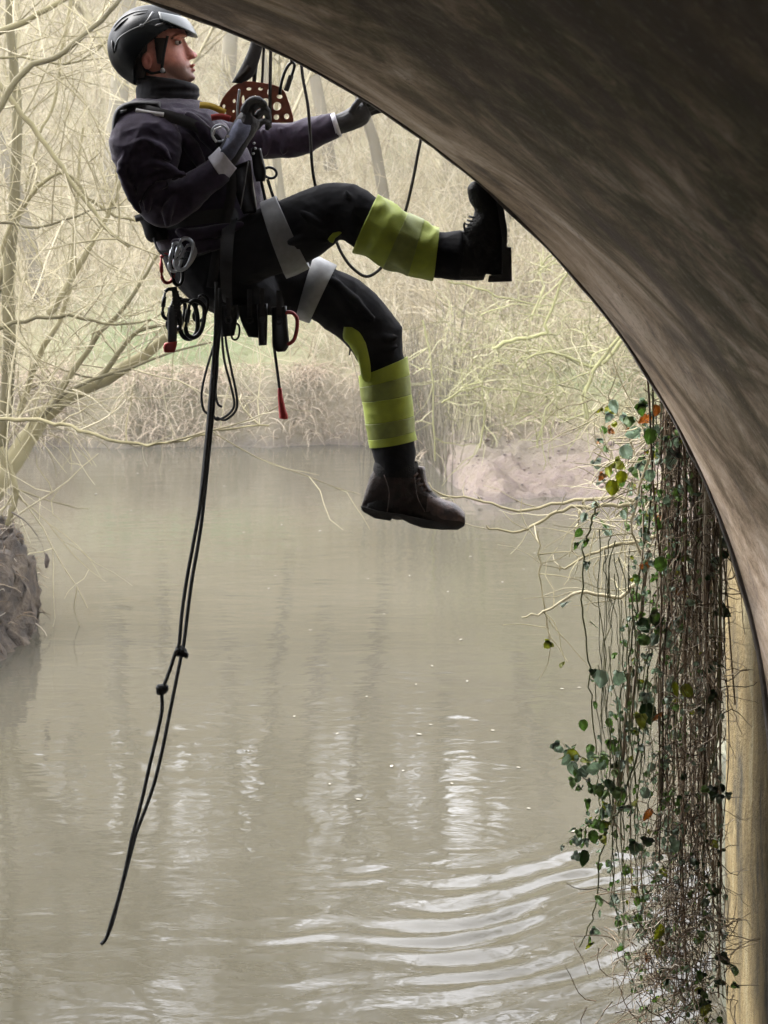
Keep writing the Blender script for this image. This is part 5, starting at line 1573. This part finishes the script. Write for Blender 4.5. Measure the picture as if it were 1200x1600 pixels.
LEAFM = [leaf_mat('ivy_dark', (0.070, 0.115, 0.050), 0), leaf_mat('ivy_greyish', (0.33, 0.40, 0.31), 0), leaf_mat('ivy_mid', (0.20, 0.30, 0.10), 0), leaf_mat('ivy_yellow', (0.34, 0.36, 0.05), 0), leaf_mat('leaf_rust', (0.40, 0.21, 0.07), 0)]
def leaf_mesh(kind):
    if kind == 0: out = [(0, 0), (.30, -.10), (.52, .10), (.34, .34), (.30, .62), (0, 1.0), (-.30, .62), (-.34, .34), (-.52, .10), (-.30, -.10)]
    else: out = [(0, 0), (.26, .05), (.42, .30), (.40, .58), (.22, .84), (0, 1.0), (-.22, .84), (-.40, .58), (-.42, .30), (-.26, .05)]
    v = [(x, 0.16 * abs(x) - 0.12 * y * y, y) for x, y in out] + [(0, -0.02, .38), (0, -0.06, .68)]
    n = len(out); f = []
    for i in range(n):
        j = (i + 1) % n
        c = n if (out[i][1] + out[j][1]) / 2 < .5 else n + 1
        f.append((i, j, c))
    f += [(3 if False else 2, n + 1, n)] if False else []
    me = bpy.data.meshes.new('leaf'); me.from_pydata(v, [], f)
    bm = bmesh.new(); bm.from_mesh(me); bmesh.ops.holes_fill(bm, edges=bm.edges); bmesh.ops.recalc_face_normals(bm, faces=bm.faces); bm.to_mesh(me); bm.free()
    me.shade_smooth()
    return me
LEAVES = []
for k in range(2):
    for mt in LEAFM:
        me = leaf_mesh(k); me.materials.append(mt); LEAVES.append((k, me))
def leaf(parent, pos, size, kind, yaw=None, tip=None):
    opts = [me for k, me in LEAVES]
    me = opts[kind + 5 * int(rng.integers(0, 2))]
    o = bpy.data.objects.new('leaf', me); C.objects.link(o)
    o.parent = parent; o.matrix_parent_inverse = Matrix.Translation(-world_loc(parent))
    o.location = pos
    o.rotation_euler = (R(180 + rng.normal() * 40) if tip is None else tip, R(rng.normal() * 35), rng.normal() * 0.8 if yaw is None else yaw)
    o.scale = (size,) * 3
    return o

def hang(x0, y0, x1, y1, Y0_, Y1_, k=26, wob=2.2, wz=.012):
    pts = []
    ph = rng.uniform(0, 6.28, 3); am = rng.uniform(0.5, 1.4, 3)
    for i in range(k):
        t = i / (k - 1)
        w = wob * (am[0] * math.sin(4 * t + ph[0]) + 0.6 * am[1] * math.sin(11 * t + ph[1]) + 0.3 * am[2] * math.sin(27 * t + ph[2]))
        pts.append(tuple(P(x0 + (x1 - x0) * t + w, y0 + (y1 - y0) * t, Y0_ + (Y1_ - Y0_) * t + wz * math.sin(6 * t + ph[2]))))
    return np.array(pts)

def vines():
    t = root('hanging_vine', (1.0, 5.3, 3.8), 'thick curtain of dry brown vine stems hanging beside the wing wall', 'vine')
    top = -60
    for i in range(42):
        x = 1040 + 82 * rng.random() ** 0.9
        Y = rng.uniform(5.12, 5.45)
        ye = rng.uniform(1250, 1600) if rng.random() < 0.5 else rng.uniform(900, 1300)
        r0 = rng.uniform(0.0022, 0.0062)
        p = hang(x + rng.normal() * 22, top, x + rng.normal() * 20 + (6 if ye > 1300 else 0), ye, Y, Y, 30, rng.uniform(3, 9))
        link('stem', strands_mesh('stem', [(p, np.linspace(r0, r0 * 0.6, 30))], 6), M['vine'], t)
    fine = []
    for i in range(240):
        x = 1036 + 88 * rng.random(); Y = rng.uniform(5.12, 5.5)
        y0 = 560 + 790 * rng.random() ** 1.7; L = rng.uniform(80, 380)
        fine.append((hang(x, y0, x + rng.normal() * 26, min(1605, y0 + L), Y, Y, 16, rng.uniform(3, 9)), np.linspace(0.0028, 0.0012, 16)))
        if rng.random() < 0.6:
            q = fine[-1][0][rng.integers(3, 13)]
            fine.append((wander(q, (rng.normal(), rng.normal() * 0.5, rng.normal() * 0.6 - 0.3), rng.uniform(0.05, 0.16), 5, 0.35), np.linspace(0.0016, 0.0008, 5)))
    for i in range(950):    # curled dead shoots caught in the curtain
        y = rng.uniform(640, 1560); x = 1036 + 96 * rng.random() - (30 * rng.random() if y > 1150 else 0)
        q0 = rng.uniform(.0009, .0026)
        fine.append((wander(tuple(P(x, y, rng.uniform(5.08, 5.3))), (rng.normal() * .8, rng.normal() * .4, rng.normal() - .3), rng.uniform(.05, .2), 7, .38, -.05), np.linspace(q0, q0 * .5, 7)))
    for i in range(330):    # debris tangle at the waterline and ragged edges
        x, y = 1045 + rng.normal() * 45, rng.uniform(1380, 1600)
        fine.append((wander(tuple(P(x, y, rng.uniform(5.10, 5.3))), (rng.normal(), rng.normal() * 0.5, rng.normal() - 0.3), rng.uniform(0.06, 0.2), 6, 0.3), np.linspace(0.0022, 0.001, 6)))
    o = link('tangle', strands_mesh('tangle', fine), M['vine'], t); o['kind'] = 'stuff'
    pale = []
    for x0, y0, x1, y1, r in ((1014, 860, 985, 1130, .006), (985, 1040, 966, 1250, .007), (966, 1200, 958, 1290, .005), (958, 1285, 975, 1312, .0045), (975, 1100, 990, 1400, .0032), (1002, 760, 1006, 960, .0035), (1040, 640, 1046, 900, .004), (1000, 1320, 1010, 1450, .003)):
        p = hang(x0, y0, x1, y1, 5.25, 5.25, 14, 1.5); pale.append((p, np.linspace(r, r * 0.7, 14)))
    for q in pale: link('stem', strands_mesh('stem', [q], 6), M['vine_pale'], t)
    return t
vines()

def ivy():
    t = root('ivy', (0.9, 5.2, 3.8), 'trailing green ivy strands with scattered leaves in front of the brown vine curtain', 'ivy')
    paths = [
        [(932, 786), (926, 806), (918, 836), (912, 870), (910, 950), (918, 1030), (925, 1100), (932, 1200), (938, 1260)],
        [(1040, -40), (1020, 700), (1000, 900), (985, 1010), (972, 1080), (962, 1180), (958, 1300), (962, 1420), (968, 1460)],
        [(1030, -40), (1046, 660), (1046, 800), (1042, 960), (1036, 1100), (1030, 1250)],
        [(1050, -40), (1032, 600), (1036, 760), (1028, 900), (1014, 1050), (1000, 1200), (992, 1330), (1004, 1450)],
        [(1110, 300), (1118, 900), (1122, 1050), (1126, 1200), (1122, 1400), (1130, 1560)],
        [(1080, 200), (1070, 700), (1064, 1000), (1050, 1250), (1042, 1420), (1036, 1560)],
        [(1130, 700), (1120, 1100), (1100, 1300), (1096, 1480), (1100, 1590)],
        [(1010, 1060), (996, 1150), (975, 1250), (950, 1290), (934, 1370), (924, 1440), (905, 1480)],
        [(1015, 1000), (990, 1120), (952, 1190), (935, 1175)],
        [(985, 1240), (940, 1270), (905, 1300), (878, 1322)],
        [(930, 1200), (905, 1180), (880, 1162)], [(932, 1232), (912, 1214), (896, 1196)],
        [(1010, 1290), (1002, 1390), (1015, 1440), (1020, 1470)],
    ]
    stems = []
    for pth in paths:
        Y = rng.uniform(5.10, 5.3)
        w = np.array([tuple(v) for v in pxline(pth, Y, 5)]); w[1:-1] += rng.normal(size=(len(w) - 2, 3)) * 0.004
        r = 0.0042 if len(pth) > 4 else 0.0022
        link('stem', strands_mesh('stem', [(w, np.linspace(r, r * 0.45, len(w)))], 6), M['ivy_stem'], t); stems.append(w)
    big = [(936, 1208, 26, 1), (912, 1203, 18, 1), (913, 1338, 26, 0), (917, 1256, 18, 2), (1008, 1112, 34, 0), (1002, 1126, 26, 3), (1028, 1124, 24, 4), (940, 1058, 28, 1), (966, 1060, 26, 1), (1016, 972, 30, 2), (1026, 974, 24, 0),
           (998, 978, 26, 0), (1012, 1002, 24, 2), (1050, 1078, 26, 3), (1066, 1080, 24, 3), (1030, 880, 26, 2), (1012, 885, 22, 4), (1054, 716, 28, 1), (1044, 690, 22, 1), (1018, 680, 26, 2), (1006, 655, 22, 4), (1026, 640, 20, 4), (1000, 640, 24, 2),
           (984, 660, 24, 2), (955, 1165, 22, 2), (975, 1270, 28, 1), (1015, 1272, 24, 4), (960, 1240, 22, 2), (942, 1300, 20, 2), (996, 1328, 28, 0), (1012, 1318, 24, 0), (1048, 1330, 26, 1), (1035, 1455, 26, 3), (1100, 1580, 28, 3), (1092, 1576, 24, 2), (982, 1438, 18, 2),
           (1118, 1090, 22, 0), (1122, 960, 24, 0), (1112, 1240, 22, 0), (1120, 880, 24, 1), (1015, 742, 22, 1), (958, 760, 26, 3), (975, 745, 22, 3), (1030, 820, 24, 2), (1012, 1240, 22, 1), (925, 980, 18, 2), (927, 1052, 16, 0), (860, 1010, 18, 3), (880, 1040, 14, 3), (1125, 1500, 24, 0), (1130, 1540, 22, 0)]
    n = 0
    for x, y, s, k in big:
        leaf(t, P(x, y - s * .4, rng.uniform(5.09, 5.18)), px(s, 5.15), k, rng.normal() * 0.5, R(180 + rng.normal() * 25)); n += 1
    while n < 292:
        w = stems[rng.integers(0, len(stems))]
        i = rng.integers(1, len(w) - 1); p = Vector(w[i]) + Vector((rng.normal() * .022, rng.normal() * .02 - .02, rng.normal() * .02))
        py = HOR + (EYE - p.z) / p.y * FPX
        if py < 560 or rng.random() > 0.25 + (py - 560) / 900: continue
        leaf(t, p, px(rng.uniform(8, 22), 5.2), int(rng.choice([0, 1, 2, 2, 1, 0, 3, 4], p=[.06, .30, .24, .16, .16, .02, .05, .01]))); n += 1
    # thin side shoots with the remaining smaller leaves, joined
    thin = []
    for i in range(46):
        x = rng.uniform(925, 1045); y0 = rng.uniform(820, 1250); Y = rng.uniform(5.1, 5.35)
        thin.append((hang(x, y0, x + rng.normal() * 14, min(1590, y0 + rng.uniform(150, 420)), Y, Y, 20, rng.uniform(2, 7)), np.linspace(.0019, .0009, 20)))
    o = link('shoots', strands_mesh('shoots', thin, 4), M['ivy_stem'], t); o['kind'] = 'stuff'
    for mt, cnt, xa, xb in ((LEAFM[1], 480, 935, 1070), (LEAFM[2], 380, 940, 1100), (LEAFM[0], 130, 1030, 1135), (LEAFM[3], 60, 960, 1110), (LEAFM[1], 150, 1040, 1132)):
        mb = MB(); src = LEAVES[int(rng.integers(0, 2)) * 5][1]
        sv_ = [v.co.copy() for v in src.vertices]; sf = [tuple(p.vertices) for p in src.polygons]
        for i in range(cnt):
            y = rng.uniform(660, 1595); x = rng.uniform(xa, xb)
            lim = np.interp(y, [640, 760, 860, 1000, 1100, 1200, 1330, 1450, 1600], [1005, 1000, 985, 965, 945, 925, 930, 965, 1000])
            if x < lim: x = rng.uniform(lim, lim + 110)
            p = P(x, y, rng.uniform(5.09, 5.4)); q = px(rng.uniform(5, 19) if rng.random() < .35 else rng.uniform(4, 11), 5.2)
            m = Matrix.Translation(p) @ Matrix.Rotation(rng.normal() * 0.8, 4, 'Z') @ Matrix.Rotation(math.pi + rng.normal() * .7, 4, 'X') @ Matrix.Rotation(rng.normal() * .5, 4, 'Y') @ Matrix.Scale(q, 4)
            mb.add([m @ v for v in sv_], sf)
        o = mb.build('small_leaves', mt, t); o['kind'] = 'stuff'
ivy()

# pale branches reaching over the water below the beach
def overhang():
    t = root('overhanging_branch', P(1000, 790, 8.5), 'pale crooked branches reaching out over the water from the right bank', 'branch')
    def path(pts, r0, r1, Y):
        w = np.array([tuple(v) for v in pxline(pts, Y, 4)]); w[1:-1] += rng.normal(size=(len(w) - 2, 3)) * 0.006
        return (w, np.linspace(r0, r1, len(w)))
    L = [path([(1060, 800), (1000, 785), (940, 778), (860, 790), (800, 796), (740, 780), (690, 772), (664, 752)], .012, .004, 8.6),
         path([(1060, 770), (990, 790), (940, 792), (880, 795), (840, 818), (800, 830), (760, 822)], .013, .005, 8.2),
         path([(915, 780), (905, 810), (895, 845), (890, 870)], .008, .003, 8.4),
         path([(1050, 830), (1000, 845), (950, 855), (915, 870), (880, 890), (874, 884)], .010, .004, 7.6),
         path([(1000, 900), (970, 935), (920, 925), (885, 935), (850, 958), (815, 965)], .010, .004, 7.2),
         path([(840, 830), (842, 880), (850, 950), (860, 1000)], .004, .003, 7.5),
         path([(1020, 700), (1000, 760), (990, 830), (1010, 880)], .008, .005, 7.2),
         path([(950, 700), (965, 740), (1000, 770)], .007, .004, 8.0),
         path([(960, 640), (985, 680), (990, 720), (965, 770)], .006, .004, 8.0)]
    for l in L: link('branch', strands_mesh('branch', [l], 7), M['twig_pale'], t)
    fine = []
    for w, r in L:
        for q in range(9):
            i = rng.integers(1, len(w) - 1)
            fine.append((wander(w[i], (rng.normal(), rng.normal() * .4, rng.normal() * .7), rng.uniform(.08, .35), 5, .25), np.linspace(.0035, .0015, 5)))
    for i in range(130):
        x, y = rng.uniform(925, 1035), rng.uniform(620, 880)
        fine.append((wander(tuple(P(x, y, rng.uniform(7, 9))), (rng.normal(), rng.normal() * .4, rng.normal()), rng.uniform(.1, .4), 5, .25), np.linspace(.004, .002, 5)))
    o = link('twigs', strands_mesh('twigs', fine), M['twig_pale'], t); o['kind'] = 'stuff'
    for i in range(70):
        x, y = rng.uniform(930, 1035), rng.uniform(610, 830)
        leaf(t, P(x, y, rng.uniform(6.9, 8.6)), px(rng.uniform(12, 24), 7.6), int(rng.choice([1, 2, 3, 2, 4], p=[.3, .25, .25, .12, .08])))
overhang()

# ------------------------------------------------------------------ flecks on the water
fl = MB(); fl.add([(-.5, 0, 0), (-.2, .28, .06), (.25, .22, .1), (.5, 0, .04), (.2, -.26, .08), (-.25, -.2, .03), (0, 0, .16)], [(0, 6, 1), (1, 6, 2), (2, 6, 3), (3, 6, 4), (4, 6, 5), (5, 6, 0)])
flm = fl.mesh('floating_leaf'); M['fleck'] = simple('pale_leaf', (0.26, 0.24, 0.19), 0.6, 0.2); flm.materials.append(M['fleck'])
spots = [(675, 1041), (650, 1070), (730, 1065), (673, 1133), (770, 1142), (612, 1198), (527, 1147), (706, 1225), (810, 1200), (826, 1264), (878, 1077), (515, 1226), (460, 1120), (573, 1089), (655, 1148), (630, 1205), (818, 890), (835, 865),
         (735, 870), (785, 910), (700, 925), (640, 900), (420, 920), (575, 905), (430, 900), (380, 832), (500, 830), (205, 798), (150, 772), (440, 820), (600, 960), (485, 985), (720, 1000), (560, 1250), (905, 1075), (895, 1300), (300, 870), (350, 760), (265, 735), (215, 740)]
for x, y in spots:
    Y = FPX * EYE / (y - HOR)
    o = bpy.data.objects.new('floating_leaf', flm); C.objects.link(o)
    o.location = ((x - 600) / FPX * Y, Y, 0.004); s = rng.uniform(.018, .034) * (Y / 8) ** 0.5; o.scale = (s, s, s * .6); o.rotation_euler = (0, 0, rng.uniform(0, 6.28))
    tag(o, 'small pale leaf fleck floating on the brown river', 'leaf', 'leaf flecks floating on the river')

# ------------------------------------------------------------------ damp hazy air over the river
def haze():
    m = bpy.data.materials.new('haze_air'); m.use_nodes = True
    nt = m.node_tree; nt.nodes.clear()
    o = nt.nodes.new('ShaderNodeOutputMaterial'); v = nt.nodes.new('ShaderNodeVolumePrincipled')
    v.inputs['Color'].default_value = (0.92, 0.92, 0.93, 1)
    v.inputs['Density'].default_value = 0.0011
    v.inputs['Anisotropy'].default_value = 0.2
    nt.links.new(v.outputs[0], o.inputs['Volume'])
    mb = MB(); mb.box((0, 44, 11), (170, 172, 26)); h = mb.build('haze', m, smooth=False)
    tag(h, 'thin pale haze hanging over the river and the wooded slope', kind='stuff')
haze()
